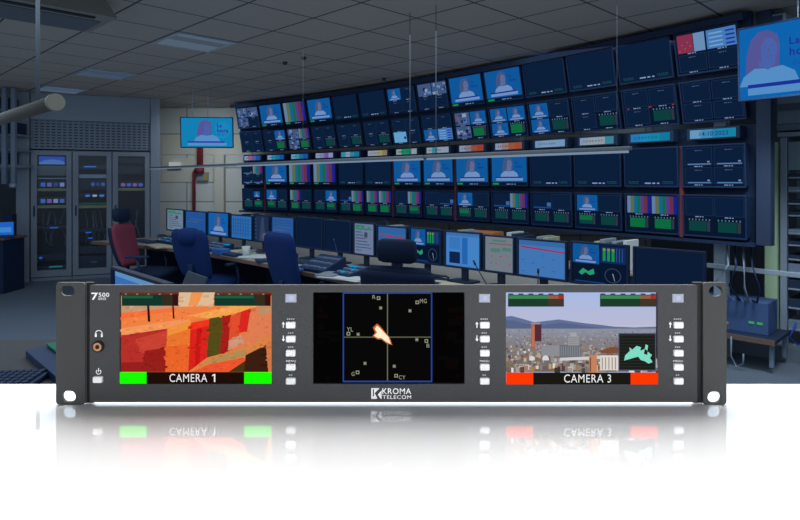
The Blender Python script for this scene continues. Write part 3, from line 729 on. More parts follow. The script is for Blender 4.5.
o = MB().tube([(-1.47,2.27,.755),(-1.40,2.29,.755),(-1.36,2.33,.755),(-1.28,2.31,.755)],.004,M_black,8).build('cable'); tag(o,'thin black cable between keyboard and console on near desk','cable')
# near monitor
pa, pb = Vector((-1.068,2.21,0)), Vector((-.714,1.828,0)); dv = (pb-pa).normalized(); mid = (pa+pb)/2
o = thing('desk_monitor', 'monitor with pale blue picture on the near desk, top just above the rack monitor', 'monitor', (mid.x,mid.y,.75), math.atan2(dv.y,dv.x))
w, h = .52, .365
MB().box((-w/2+.02,.02,.105),(w/2-.02,.06,.055+h),M_dark,.008).build('back_cover', o)
plate([rrect(-w/2,.075,w/2,.075+h,.008,3), rrect(-w/2+.012,.10,w/2-.012,.075+h-.013,.002,1)],.028,M_black,.003).build('bezel', o)
S = Scr(w-.022,h-.036,(54,110,180)); S.rects([(.05,.1+.1*k,.05+.12*(2+(k*5)%6),.13+.1*k) for k in range(8)],(34,76,140)); S.rect(0,.93,1,1,(90,140,190)); S.build(o,(0,.014,.099))
MB().box((-.04,.03,.01),(.04,.05,.2),M_dark).build('stand_neck', o); MB().prism(rrect(-.13,-.09,.13,.13,.03),0,.012,M_dark).build('stand_base', o)
o = thing('copy_holder', 'grey slanted copy holder standing behind the near monitor', 'holder', (-1.06,2.74,.75), -.3)
MB().box((-.06,-.006,.1),(.05,.006,.345),mat('copy_holder_grey',(96,106,120),.5),.003).build('board', o, (0,0,0), (-.35,.25,0)); MB().box((-.02,.0,0),(.02,.02,.25),M_metal).box((-.1,-.06,0),(.1,.1,.01),M_metal).build('stand', o)

# ------------------------------------------------------------------ far left corner
wb = thing('workbench', 'dark workbench with pale edge at far left beside the cabinets', 'desk', (-6.14,8.3,0), 0)
MB().box((-.6,-.3,.72),(.86,.2,.75),M_edge,.004).build('worktop', wb); MB().box((-.58,-.27,0),(.83,.18,.72),M_frame).build('carcass', wb)
o = thing('laptop', 'open blue-lit laptop on the far left workbench', 'laptop', (-5.40,8.15,.75), .6)
MB().box((-.14,-.1,0),(.14,.1,.015),M_black,.003).build('base', o)
l = MB().box((-.14,0,0),(.14,.008,.2),M_black).build('lid', o, (0,.1,.012), (-.3,0,0)); S = Scr(.26,.18,(30,96,190)); S.rect(.1,.2,.9,.6,(60,130,200)); S.build(l,(0,-.001,.01))
o = thing('small_monitor', 'narrow bright blue screen at left picture edge on workbench', 'monitor', (-5.78,8.22,.75), .2)
MB().box((-.16,0,.05),(.16,.03,.42),M_black,.004).build('housing', o); S = Scr(.29,.33,(24,100,200)); S.rect(0,.8,1,1,(50,130,210)); S.build(o,(0,-.001,.07)); MB().box((-.1,-.05,0),(.1,.07,.05),M_black).build('stand_base', o)
o = MB().box((-.06,-.06,0),(.06,.06,.3),M_black,.01).build('loudspeaker', None, (-5.46,8.40,.75)); tag(o,'slim black loudspeaker between screen and laptop on workbench','speaker')
sh = thing('metal_shelving', 'blue-grey metal shelving hung above the far left workbench', 'shelf', (-5.75,8.55,1.42), 0)
for x in (-.3,.08,.21):
    MB().box((x,-.02,0.05),(x+.06,.04,CEIL-1.425),M_metal,.006).build('upright', sh)
for z in (.30,.52,.74,1.1):
    MB().box((-.5,.042,z),(.28,.4,z+.03),M_metal,.003).build('shelf_board', sh)
MB().tube([(.24,-.01,.0),(.24,-.01,.06)],.05,M_steel,14).build('foot', sh)
for k, (x, z) in enumerate(((-.1,.33),(.02,.77),(-.1,1.13))):
    o = thing('equipment_box', ('dark equipment box on the lowest shelf at far left','dark equipment box on the middle shelf at far left','dark equipment box on the top shelf at far left')[k], 'box', (-5.75+x,8.75,1.42+z), 0, 'boxes on the metal shelving')
    MB().box((-.2,-.14,0),(.2,.14,.17),M_dark,.006).build('case', o); MB().box((-.17,-.145,.04),(.17,-.14,.12),M_frame).build('front', o)

# ------------------------------------------------------------------ back wall fittings
o = thing('fire_pipe', 'red fire pipe with thicker upper section on the back wall', 'pipe', ((200-400)/F*10.9,10.9,0), 0)
M_pipe = mat('red_pipe_paint',(136,50,60),.5)
MB().tube([(-.11,0,.0),(-.11,0,1.68),(-.07,0,1.74),(.0,0,1.76)],.03,M_pipe,12).build('thin_pipe', o)
MB().tube([(0,0,1.7),(0,0,2.36),(0,.03,2.42),(0,.045,2.43)],.055,M_pipe,14).build('thick_pipe', o); MB().tube([(0,0,1.66),(0,0,1.76)],.075,M_pipe,14).build('coupling', o)
o = thing('wall_switch_box', 'grey switch box with yellow label right of the red pipe', 'switch', ((203-400)/F*10.95,10.95,1.52), 0)
MB().box((-.1,-.04,0),(.1,.02,.16),M_metal,.006).build('case', o); MB().box((.02,-.045,.01),(.09,-.04,.12),mat('yellow_label',(170,150,60),.6)).build('label_plate', o)
o = thing('wall_lamp', 'small glowing wall lamp on the beige wall left of the red pipe', 'lamp', ((175-400)/F*10.93,10.93,1.74), 0)
MB().box((-.11,-.02,0),(.11,.035,.03),M_dark,.004).build('base', o); MB().box((-.1,-.05,.03),(.1,.02,.12),emis((150,160,160),1.0),.01).build('lamp_shade', o)

# ------------------------------------------------------------------ ceiling fittings
def recess(s, t, label, cols):
    o = thing('recessed_ceiling_light', label, 'light', W(s,t,CEIL-.012), RZ, 'recessed ceiling lights')
    plate([rrect(-.295,-.295,.295,.295,.004,1), rrect(-.26,-.26,.26,.26,.004,1)],.012,M_steel,.001).build('frame', o, (0,0,0), (PI/2,0,0))
    b = MB(); b.box((-.26,-.26,.002),(.0,.26,.008),emis(cols[0])); b.box((.0,-.26,.002),(.17,.26,.008),emis(cols[1])); b.box((.17,-.26,.002),(.26,.26,.008),emis(cols[0])); b.build('diffuser', o)
recess(-5.5,2.69,'recessed square ceiling light panel at upper left, brightest one',((80,96,112),(66,76,90)))
recess(-7.9,2.69,'dim recessed ceiling light panel beyond the tube light rod',((64,78,98),(60,72,92)))
recess(-9.7,2.69,'farthest dim recessed ceiling panel above the cabinets',((70,86,108),(66,80,102)))
o = thing('air_conditioner', 'ceiling cassette air conditioner with dark slot at upper left corner', 'air conditioner', W(-4.95,1.12,CEIL-.001), RZ)
M_ac = mat('ac_casing',(138,136,130),.6); M_acs = mat('ac_louvre',(92,102,114),.6)
b = MB(); x, y = .31,.55
b.add([(-x,-y,-.13),(x,-y,-.13),(x,y,-.13),(-x,y,-.13),(-x+.06,-y+.06,0),(x-.06,-y+.06,0),(x-.06,y-.06,0),(-x+.06,y-.06,0)],[(0,1,2,3),(7,6,5,4),(0,4,5,1),(1,5,6,2),(2,6,7,3),(3,7,4,0)],M_ac); b.build('casing', o)
MB().box((.19,-.42,-.139),(.24,.42,-.131),mat('ac_slot',(34,46,60),.7)).build('air_slot', o)
MB().box((-.27,-.5,-.136),(.12,.5,-.131),M_acs,.002).build('grille', o)
for u, v, lab in ((285,62,'small ceiling sensor, left of a pair'),(304,57,'small ceiling sensor, right of a pair'),(384,78,'dark ceiling sensor near the monitor wall top')):
    y = F*(CEIL-EYE)/(HZ-v); o = MB().tube([((u-400)/F*y,y,CEIL-.03),((u-400)/F*y,y,CEIL-.001)],[.02,.03],M_dark,14).build('ceiling_sensor'); tag(o,lab,'sensor','ceiling sensors')

# ------------------------------------------------------------------ right side
M_rk = mat('rack_steel', (150,164,180), .45, .2)
TR = 5.92
sR = s_at(780,TR)
rk = thing('open_equipment_rack', 'tall open equipment rack with pale green edge strip at right', 'rack', W(sR,TR,.12), RZ)
for x in (0,.86): MB().box((x,0,0),(x+.05,.06,1.76),M_rk,.004).box((x,.6,0),(x+.05,.66,1.76),M_rk,.004).build('upright', rk)
MB().box((-.11,-.02,0),(-.015,.04,1.72),mat('pale_green_strip',(170,196,160),.7)).build('edge_strip', rk)
MB().box((-.015,-.02,1.765),(.92,.68,1.80),M_rk).build('top_frame', rk); MB().box((.05,.62,0),(.86,.64,1.76),M_in).build('back_panel', rk)
zz = [.12,.3,.46,.60,.71,.83,.93,1.08,1.18,1.29,1.4]
for k, z in enumerate(zz):
    u_ = MB().box((.055,.02,z),(.855,.5,z+(.05 if k > 3 else .09)),M_dark if k % 3 else M_metal,.004).build('rack_unit', rk)
    MB().box((.06,.0,z+.01),(.85,.018,z+.022),M_steel).build('front_rail', u_)
MB().box((.055,.02,1.48),(.855,.3,1.72),mat('rack_pale_blank',(130,150,160),.6),.004).build('rack_unit', rk)
b = MB()
for k in range(4): b.tube([(.12+.14*k,-.01,.2),(.08+.14*k,-.05,.08),(.14+.14*k,-.05,.02),(.22+.14*k,-.02,.04)],.006,mat('blue_cable',(40,80,190),.5),8)
b.build('patch_cables', rk)
b = MB(); b.box((-.5,-.1,0),(2.2,.8,.118),mat('plinth_grey',(120,130,140),.7)); struct(b.build('baseboard_right', None, W(sR,TR,0), (0,0,RZ)))
b = MB(); b.box((-.01,-.04,1.99),(2.2,.8,CEIL-.002),M_plain); b.box((-.01,-.06,1.935),(2.2,.8,1.985),mat('bulkhead_trim',(110,120,134),.7)); struct(b.build('trim_7', None, W(sR,TR,0), (0,0,RZ)))
b = MB(); b.box((-.01,-.05,2.1),(2.2,-.045,2.16),mat('bulkhead_band',(84,96,112),.7)); struct(b.build('trim_8', None, W(sR,TR,0), (0,0,RZ)))
o = thing('ceiling_box', 'pale grey junction box at ceiling right of the monitor wall', 'box', W(-1.27,5.38,2.62), RZ)
MB().box((-.08,0,0),(.1,.18,.19),M_metal,.006).build('case', o); MB().box((-.02,-.03,.1),(.08,0,.17),M_black).build('bracket', o)
# low trolley with device and cables
TT = 5.5; sT = s_at(742,TT)
tr = thing('low_trolley', 'low trolley with brown edge under the monitor wall right end', 'trolley', W(sT,TT,0), RZ)
MB().box((-.45,-.18,.24),(.28,.3,.27),M_dark,.003).box((-.45,-.195,.235),(.28,-.18,.275),M_edge).build('top_shelf', tr)
for x in (-.42,.23):
    for y in (-.14,.24): MB().box((x,y,.05),(x+.03,y+.03,.24),M_metal).build('leg', tr)
MB().tube([(-.02,-.21,.26),(-.02,-.22,.1),(.02,-.22,.03),(.07,-.22,.06),(.07,-.22,.14)],.007,M_metal,8).build('hook', tr)
o = thing('power_unit', 'blue-grey power unit with green lights on the low trolley', 'device', W(sT+.0,TT+.08,.27), RZ)
MB().box((-.3,-.12,0),(.2,.16,.26),mat('power_unit_blue',(70,96,140),.6),.006).build('case', o); MB().box((.06,-.125,.08),(.1,-.12,.1),emis((60,150,90))).box((.12,-.125,.08),(.16,-.12,.1),emis((60,150,90))).build('indicator', o)
rnd = random.Random(9)
for k in range(4):
    x = -.12+.06*k
    o = MB().tube([(x,-.02,.98),(x+.05,-.16,.82),(x-.04+.05*k,-.2,.66),(x+.08,-.16,.54),(x+.02,-.05,.535)],.008,M_black if k % 2 else M_metal,8).build('cable', None, W(sT,TT+.04,0), (0,0,RZ))
    tag(o, ('first','second','third','fourth')[k]+' cable from left hanging from monitor wall to power unit', 'cable', 'cables behind the power unit')

# ------------------------------------------------------------------ the rack monitor and its white table
YF = .43; PX = YF/F
ZT = EYE - (405-HZ)*PX
def ux(u): return (u-400)*PX
def uz(v): return (405-v)*PX
def glossy_white():
    m = bpy.data.materials.new('polished_white_top'); m.use_nodes = True; nt = m.node_tree; nt.nodes.clear()
    o = nt.nodes.new('ShaderNodeOutputMaterial'); d = nt.nodes.new('ShaderNodeBsdfDiffuse'); g = nt.nodes.new('ShaderNodeBsdfGlossy'); x = nt.nodes.new('ShaderNodeMixShader')
    tc = nt.nodes.new('ShaderNodeTexCoord'); nz = nt.nodes.new('ShaderNodeTexNoise'); nz.inputs['Scale'].default_value = 30
    r = nt.nodes.new('ShaderNodeValToRGB'); r.color_ramp.elements[0].color = (.90,.90,.90,1); r.color_ramp.elements[1].color = (.92,.92,.92,1)
    nt.links.new(tc.outputs['Object'], nz.inputs['Vector']); nt.links.new(nz.outputs['Fac'], r.inputs['Fac']); nt.links.new(r.outputs['Color'], d.inputs['Color'])
    g.inputs['Roughness'].default_value = .003; g.inputs['Color'].default_value = (1,1,1,1); x.inputs[0].default_value = .40
    nt.links.new(d.outputs[0], x.inputs[1]); nt.links.new(g.outputs[0], x.inputs[2]); nt.links.new(x.outputs[0], o.inputs[0])
    return m
M_top = glossy_white(); M_tleg = mat('white_table_leg',(225,225,225),.4)
YB = (405-HZ)*PX*F/(384-HZ)            # far edge of the table top
tb = thing('display_table', 'polished white table in the foreground carrying the rack monitor', 'table', (0,0,0), 0)
MB().box((-.5,.08,ZT-.03),(.5,YB,ZT),M_top).build('tabletop', tb)
for x in (-.47,.43):
    for y in (.1,YB-.06): MB().box((x,y,0),(x+.04,y+.04,ZT-.03),M_tleg,.003).build('leg', tb)

M_pan = mat('rack_panel_grey', (65,66,67), .6, .0, .10, 900, .25, .2)
M_ear = mat('rack_ear_grey', (64,65,65), .6, .0, .08, 900, .2, .2)
M_chs = mat('rack_chassis_black', (14,14,15), .6)
M_btn = mat('white_button', (238,238,236), .4)
M_wht = mat('white_print', (240,240,240), .6, var=.01)
M_jack = mat('jack_black', (14,13,13), .35); M_brass = mat('jack_brass', (196,140,100), .3, .6)
rm = thing('rack_monitor', 'dark grey rack-mount triple-screen broadcast monitor on the white table', 'monitor', (0,YF,ZT), 0)
rect = lambda u0, v0, u1, v1, r, n=4: rrect(ux(u0), uz(v1), ux(u1), uz(v0), r*PX, n)
SCR = [(119.5,271.5),(313,464.5),(506,657.5)]; SV0, SV1 = 292.5, 384
plate([rect(89.5,285,697.5,402.4,1.5)] + [rect(a,SV0,b,SV1,.6,2) for a, b in SCR], .003, M_pan, .0004).build('front_panel', rm)
plate([rect(55.5,282.5,85,404.9,3.5), rect(60.3,286,74,295.8,4.8,6), rect(62,391.2,75.3,402,5.2,6)], .003, M_ear, .0006).build('rack_ear', rm)
plate([rect(703,282.5,727,404.9,3.5), rect(709.5,286,722.3,296.4,5.0,6), rect(708,392,721.3,402.8,5.2,6)], .003, M_ear, .0006).build('rack_ear', rm)
MB().box((ux(83),.0022,uz(404)),(ux(92),.005,uz(283)),M_chs).box((ux(695),.0022,uz(404)),(ux(705),.005,uz(283)),M_chs).build('ear_bracket', rm)
b = MB(); x0, x1, za, zb_ = ux(91), ux(696), uz(397), uz(298)
b.add([(x0,.0035,za),(x1,.0035,za),(x1,.0055,za),(x0,.0055,za),(x0,.0035,zb_),(x1,.0035,zb_),(x1,.030,zb_),(x0,.030,zb_),(x0,.030,zb_-.012),(x1,.030,zb_-.012)],
      [(0,3,2,1),(4,5,6,7),(0,1,5,4),(3,8,9,2),(8,7,6,9),(0,4,7,8,3),(1,2,9,6,5)],M_chs)
b.build('chassis', rm)
MB().box((ux(81),.0012,uz(404)),(ux(85.6),.0031,uz(283.5)),M_ear,.0005).build('ear_fold', rm)

class USc(Scr):
    """screen in the front panel: shapes given in picture pixels"""
    def __init__(s, a, b, bg):
        s.a, s.bb = a, b; Scr.__init__(s, (b-a)*PX, (SV1-SV0)*PX, bg, 4e-6)
    def px(s, pts, c): s.poly([((u-s.a)/(s.bb-s.a), (SV1-v)/(SV1-SV0)) for u, v in pts], c)
    def bx(s, u0, v0, u1, v1, c): s.px([(u0,v1),(u1,v1),(u1,v0),(u0,v0)], c)
    def word(s, t, u0, v1, u1, v0, c, bold=0.0):
        s.text(t, (u0-s.a)/(s.bb-s.a), (SV1-v1)/(SV1-SV0), (v1-v0)/(SV1-SV0), c, bold, (u1-u0)/(s.bb-s.a))
    def put(s): 
        o = s.build(rm, (ux((s.a+s.bb)/2), .0028, uz(SV1))); return o
def inside(p, poly):
    r = False; n = len(poly)
    for i in range(n):
        a, b = poly[i], poly[(i+1) % n]
        if (a[1] > p[1]) != (b[1] > p[1]) and p[0] < (b[0]-a[0])*(p[1]-a[1])/(b[1]-a[1])+a[0]: r = not r
    return r
def q8(c): return tuple(max(0, min(255, int(v/6)*6)) for v in c)
# --- first screen: cloths on a market stall
S = USc(*SCR[0], (222,122,66))
Z = lambda L: [(40+x/3.2, 270+y/3.2) for x, y in L]
A = [([(250,66),(560,66),(545,110),(420,126),(250,140)],(196,150,116)), ([(250,66),(742,66),(742,84),(250,84)],(120,40,24)), ([(440,72),(556,72),(552,118),(440,122)],(222,186,150)), ([(480,72),(520,72),(500,115),(470,118)],(238,150,84)),
 ([(250,142),(440,120),(600,116),(742,108),(742,134),(470,165),(250,196)],(240,128,66)), ([(250,142),(430,122),(430,134),(250,160)],(246,112,60)), ([(250,190),(470,158),(485,176),(400,198),(250,238)],(240,150,92)),
 ([(470,150),(600,118),(700,114),(660,135),(540,158)],(244,164,80)),
 ([(250,214),(404,190),(396,330),(250,330)],(182,48,42)), ([(300,225),(404,196),(400,250),(320,270)],(200,66,52)), ([(330,262),(398,252),(396,330),(320,330)],(150,30,26)), ([(250,300),(400,296),(396,330),(250,330)],(150,32,28)),
 ([(402,190),(480,164),(470,330),(396,330)],(232,116,46)), ([(404,190),(480,164),(478,190),(404,214)],(238,146,60)), ([(398,250),(474,240),(470,330),(396,330)],(232,100,40)),
 ([(478,172),(540,160),(528,318),(470,330)],(216,36,28)), ([(500,170),(515,166),(505,322),(490,325)],(196,24,22)), ([(478,172),(540,160),(540,180),(478,196)],(240,52,30)),
 ([(538,158),(582,150),(572,276),(530,284)],(84,74,26)), ([(580,152),(608,146),(598,268),(572,276)],(164,30,26)), ([(606,148),(640,136),(630,250),(598,266)],(222,78,44)), ([(640,136),(674,124),(662,196),(632,206)],(214,40,32)),
 ([(672,124),(742,108),(742,226),(600,274),(660,196)],(222,124,82)), ([(690,112),(742,108),(742,140),(700,150)],(190,140,100)), ([(600,230),(640,210),(650,235),(600,262)],(208,150,120)), 
 ([(470,330),(530,284),(640,254),(742,206),(742,250),(650,282),(560,330)],(216,130,70)), ([(520,300),(600,270),(655,258),(660,278),(560,300)],(176,140,84)), ([(480,330),(540,304),(650,284),(664,330)],(236,84,46)), ([(600,330),(660,290),(700,270),(690,330)],(70,52,26)), ([(655,276),(742,232),(742,330),(650,330)],(58,30,18)), ([(720,240),(742,228),(742,330),(728,330)],(210,120,70))]
for p, c in A: S.px(Z(p), c)
rnd = random.Random(5)
for k in range(520):
    x, y = rnd.uniform(256,736), rnd.uniform(84,322); c = (222,122,66)
    for p, cc in A:
        if inside((x,y),p): c = cc
    f = rnd.uniform(.9,1.1); w = rnd.uniform(4,16); h = rnd.uniform(3,8)
    S.px(Z([(x-w/2,y+h/2),(x+w/2,y+h/2-w*.12),(x+w/2,y-h/2-w*.12),(x-w/2,y-h/2)]), q8([v*f for v in c]))
S.px(Z([(341,104),(348,104),(352,166),(344,166)]),(40,14,10)); S.px(Z([(422,112),(427,112),(430,156),(424,156)]),(60,24,14))
def umeter(a, b, v0, v1, lv):
    S.bx(a,v0,b,v1,(20,40,34)); S.bx(a,v0,a+(b-a)*.72,v1,(18,54,44)); S.bx(a+(b-a)*.72,v0,a+(b-a)*.9,v1,(52,44,30)); S.bx(a+(b-a)*.9,v0,b,v1,(50,20,20))
    S.bx(a+1,v0+1.2,a+(b-a)*lv,v0+4,(28,92,58))
    for k in range(5): S.bx(a+3+k*(b-a)/5,v0-.8,a+5+k*(b-a)/5,v0+.4,(120,130,130))
umeter(121.5,178,294.5,306,.55); umeter(214,270.5,294.5,306,.7)
def foot(S, a, b, col, word, m0, m1, w0, w1):
    S.bx(m0,372.3,m1,SV1,(30,14,10) if col[1] > 200 else (26,24,18)); S.bx(a,372.3,m0,SV1,col); S.bx(m1,372.3,b,SV1,col)
    if word.endswith('1'):
        S.word(word[:-2], w0, 382.2, w1-8.6, 374.1, (240,240,240), .0)
        S.px([(w1-1.9,382.2),(w1-.5,382.2),(w1-.5,374.1),(w1-1.6,374.1),(w1-3.8,375.4),(w1-3.4,376.5),(w1-1.9,375.8)], (240,240,240))
    else: S.word(word, w0, 382.2, w1, 374.1, (240,240,240), .0)
foot(S, *SCR[0], (20,255,0), 'CAMERA 1', 146.2, 244, 169.2, 215.6)
o = S.put(); o['label'] = 'left screen, orange and red cloths captioned CAMERA 1'
# --- second screen: vectorscope
S = USc(*SCR[1], (5,4,5))
rnd = random.Random(2)
for k in range(40):
    u = rnd.uniform(313,462); v = rnd.uniform(293,380); S.bx(u,v,u+rnd.uniform(4,14),v+rnd.uniform(3,8),(8,6,6) if k % 3 else (12,5,4))
Z = lambda L: [(340+x/5.2, 290+y/5.2) for x, y in L]
def zb(x0,y0,x1,y1,c): S.bx(340+x0/5.2, 290+y0/5.2, 340+x1/5.2, 290+y1/5.2, c)
zb(12,16,481,486,(40,70,146)); zb(19,23,474,478,(9,8,8))
zb(244,23,249,478,(112,112,88)); zb(19,247,474,253,(92,92,72))
S.px(Z([(170,200),(190,180),(200,184),(215,200),(240,232),(258,250),(272,292),(240,282),(215,262),(195,262),(168,245),(182,226)]),(196,100,40))
S.px(Z([(180,206),(192,190),(205,200),(235,232),(252,250),(264,286),(240,274),(215,255),(196,255),(176,242),(192,226)]),(255,240,205))
def sq(x, y, r=9, c=(150,156,130)):
    zb(x-r,y-r,x+r,y+r,c); zb(x-r+4,y-r+4,x+r-4,y+r-4,(9,8,8))
def dot(x, y): zb(x-8,y-8,x+8,y+8,(110,116,100)); zb(x-4,y-4,x+4,y+4,(150,156,130))
for x, y in ((200,46),(402,68),(42,232),(450,270),(90,434),(292,452)): sq(x,y)
for x, y in ((211,97),(364,112),(93,235),(400,263),(129,387),(282,402)): dot(x,y)
for t, x0, y1, x1, y0 in (('R',168,50,184,30),('MG',416,72,452,50),('YL',34,220,66,198),('B',451,304,466,284),('G',58,452,74,432),('CY',306,470,340,450)):
    S.word(t, 340+x0/5.2, 290+y1/5.2, 340+x1/5.2, 290+y0/5.2, (150,156,132), .0)
o = S.put(); o['label'] = 'middle screen, vectorscope trace in a blue square'
# --- third screen: city view
S = USc(*SCR[2], (150,160,190))
Z = lambda L: [(500+x/4.848, 285+y/4.848) for x, y in L]
def zb(x0,y0,x1,y1,c): S.bx(500+x0/4.848, 285+y0/4.848, 500+x1/4.848, 285+y1/4.848, c)
for k in range(10):
    f = k/9; zb(28,36+k*18,764,36+(k+1)*18,q8((172+16*f,188+4*f,230-18*f)))
S.px(Z([(28,158),(60,154),(120,170),(170,185),(230,178),(290,171),(350,180),(420,190),(480,196),(560,206),(660,210),(764,206),(764,250),(28,250)]),(98,112,152))
S.px(Z([(28,176),(70,176),(130,192),(200,200),(300,186),(380,196),(470,210),(560,222),(764,228),(764,250),(28,250)]),(86,100,136))
for k in range(10):
    f = k/9; zb(28,216+k*21,764,216+(k+1)*21,q8((142-22*f,144-40*f,160-80*f)))
pal = [(190,182,180),(150,150,156),(214,204,194),(180,140,110),(120,112,112),(98,88,84),(200,160,124),(86,72,66),(160,112,84),(222,218,214),(130,124,130)]
rnd = random.Random(11)
for k in range(800):
    y = 222 + 195*(k/800.0); f = k/800.0; x = rnd.uniform(28,756); h = rnd.uniform(3,7)+30*f*f*rnd.uniform(.4,1); w = rnd.uniform(4,8)+22*f*f*rnd.uniform(.4,1)
    c = rnd.choice(pal); hz = .8*(1-f)**1.3
    c = [v*(1-hz)+hz*t for v, t in zip(c,(150,156,178))]; g = rnd.uniform(.75,1.08)
    zb(x,y-h*.6,min(x+w,763),y+h*.4,q8([v*g for v in c]))
zb(150,186,170,312,(172,96,74)); zb(168,186,200,272,(84,42,58)); zb(150,182,196,190,(150,140,150)); zb(154,200,166,300,(190,112,82))
zb(200,292,290,344,(140,140,146)); zb(288,290,390,348,(104,108,116)); zb(330,246,380,292,(150,152,156)); zb(340,230,370,248,(164,164,166))
for k in range(9): zb(294+k*11,296,298+k*11,344,(134,138,144))
for k in range(4): zb(334,252+k*10,376,255+k*10,(126,128,134))
S.px(Z([(290,352),(420,346),(540,340),(560,352),(400,362),(290,366)]),(204,204,206))
for cx, cy, r in ((220,356,16),(155,356,13)): S.px(Z([(cx+r*math.cos(a),cy-r*math.sin(a)) for a in [PI*i/8 for i in range(9)]]+[(cx-r,cy+8),(cx+r,cy+8)]),(214,212,214))
S.px(Z([(470,322),(535,300),(570,300),(580,326),(520,332)]),(124,78,54)); zb(430,338,468,424,(196,130,94)); zb(434,350,440,420,(120,72,54)); zb(484,340,588,412,(220,214,206))
for k in range(6): zb(492+k*16,350,497+k*16,408,(150,136,130))
zb(572,232,754,414,(70,84,120)); zb(577,237,750,409,(28,30,28))
for k in range(11): zb(577,242+k*15,750,246+k*15,(42,44,40))
S.px(Z([(600,365),(605,340),(628,318),(625,300),(640,312),(660,294),(682,300),(678,318),(700,308),(704,286),(716,292),(712,320),(735,338),(725,352),(738,372),(718,380),(700,368),(680,362),(668,346),(645,352),(625,358)]),(128,220,196))
S.px(Z([(700,308),(714,318),(712,338),(696,332)]),(28,30,28))
def cmeter(x0, x1):
    zb(x0,46,x1,104,(38,62,44)); zb(x0,46,x0+(x1-x0)*.72,104,(30,60,44)); zb(x0+(x1-x0)*.72,46,x1,104,(64,54,46))
    zb(x0+3,49,x0+(x1-x0)*.72,66,(60,134,82)); zb(x0+(x1-x0)*.72,49,x0+(x1-x0)*.9,66,(150,92,64)); zb(x0+(x1-x0)*.9,49,x1,66,(170,48,36))
    for k in range(6): zb(x0+2+k*(x1-x0)/5.6,40,x0+26+k*(x1-x0)/5.6,46,(66,78,96))
cmeter(38,309); cmeter(483,755)
foot(S, *SCR[2], (255,56,0), 'CAMERA 3', 533, 630.2, 563.8, 610.6)
o = S.put(); o['label'] = 'right screen, city view captioned CAMERA 3'

# buttons, displays, prints
def flat(polys, name, y=-.00015, m=None):
    b = MB()
    for p in polys: b.add([(ux(u), y, uz(v)) for u, v in p], [tuple(range(len(p)))], m or M_wht)
    return b.build(name, rm, fix=False)
def word(b, t, u0, v1, u1, v0, bold=0.0, y=-.00015, m=None):
    v, f, w, h = text_geo(t, bold)
    b.add([(ux(u0 + p[0]/w*(u1-u0)), y, uz(v1 - p[1]/h*(v1-v0))) for p in v], f, m or M_wht); return b
BV = (324.6,338.5,352.6,366.6,380.6)
for cu in (291,484.5,677.8):
    for k, v in enumerate(BV):
        MB().box((ux(cu-4.9),-.0022,uz(v+3.4)),(ux(cu+4.9),.001,uz(v-3.4)),M_btn,.0009).build('button', rm)
    b = MB().box((ux(cu-5.6),-.0004,uz(302.4)),(ux(cu+5.6),.001,uz(293.8)),mat('display_rim',(150,152,160),.5))
    d = b.build('button_display', rm)
    b = MB(); b.add([(ux(cu-4.8),-.0005,uz(301.6)),(ux(cu+4.8),-.0005,uz(301.6)),(ux(cu+4.8),-.0005,uz(294.6)),(ux(cu-4.8),-.0005,uz(294.6))],[(0,1,2,3)],emis((176,186,222)))
    b.add([(ux(cu-1.5),-.0006,uz(300.2)),(ux(cu+2.5),-.0006,uz(300.2)),(ux(cu+2.5),-.0006,uz(296)),(ux(cu-1.5),-.0006,uz(296))],[(0,1,2,3)],emis((196,200,214)))
    b.build('display_glass', d, fix=False)
    b = MB()
    for k, v in enumerate(BV):
        if k == 3: word(b,'MENU',cu-4.6,v-4.6,cu+4.6,v-6.6,.0)
        else:
            for j in range((4,3,3,0,2)[k]): 
                a = cu-(4,3,3,0,2)[k]*1.0+j*2.0
                b.add([(ux(a),-.00015,uz(v-4.8)),(ux(a+1.3),-.00015,uz(v-4.8)),(ux(a+1.3),-.00015,uz(v-6.3)),(ux(a),-.00015,uz(v-6.3))],[(0,1,2,3)],mat('grey_print',(170,170,170),.6))
    for v, sg in ((324.6,1),(338.5,-1)):
        a = cu-7.6
        b.add([(ux(a+p[0]),-.00015,uz(v+p[1]*sg)) for p in ((-.5,3),(.5,3),(.5,-.4),(1.6,-.4),(0,-3),(-1.6,-.4),(-.5,-.4))],[tuple(range(7))],M_wht)
    b.build('button_lettering', rm, fix=False)
MB().box((ux(93.8),-.0022,uz(382.4)),(ux(103.2),.001,uz(375.8)),M_btn,.0009).build('power_button', rm)
def ring(cu, cv, r0, r1, a0, a1, n=18):
    return [[(cu+r0*math.cos(a0+(a1-a0)*k/n),cv-r0*math.sin(a0+(a1-a0)*k/n)),(cu+r1*math.cos(a0+(a1-a0)*k/n),cv-r1*math.sin(a0+(a1-a0)*k/n)),
             (cu+r1*math.cos(a0+(a1-a0)*(k+1)/n),cv-r1*math.sin(a0+(a1-a0)*(k+1)/n)),(cu+r0*math.cos(a0+(a1-a0)*(k+1)/n),cv-r0*math.sin(a0+(a1-a0)*(k+1)/n))] for k in range(n)]
flat(ring(98.7,371.8,1.9,2.7,math.radians(125),math.radians(415)) + [[(98.3,372),(99.1,372),(99.1,368),(98.3,368)]], 'power_symbol')
flat(ring(98.9,333.8,3.0,3.8,math.radians(-10),math.radians(190)) + [[(94.9,337),(96.9,337),(96.9,333.4),(94.9,333.4)],[(100.9,337),(102.9,337),(102.9,333.4),(100.9,333.4)]], 'headphone_symbol')
cx, cz_ = ux(98.4), uz(346.4)
j = MB().tube([(cx,.001,cz_),(cx,-.0012,cz_)],[6.3*PX,5.8*PX],M_jack,24).build('headphone_jack', rm)
b = MB()
n = 24
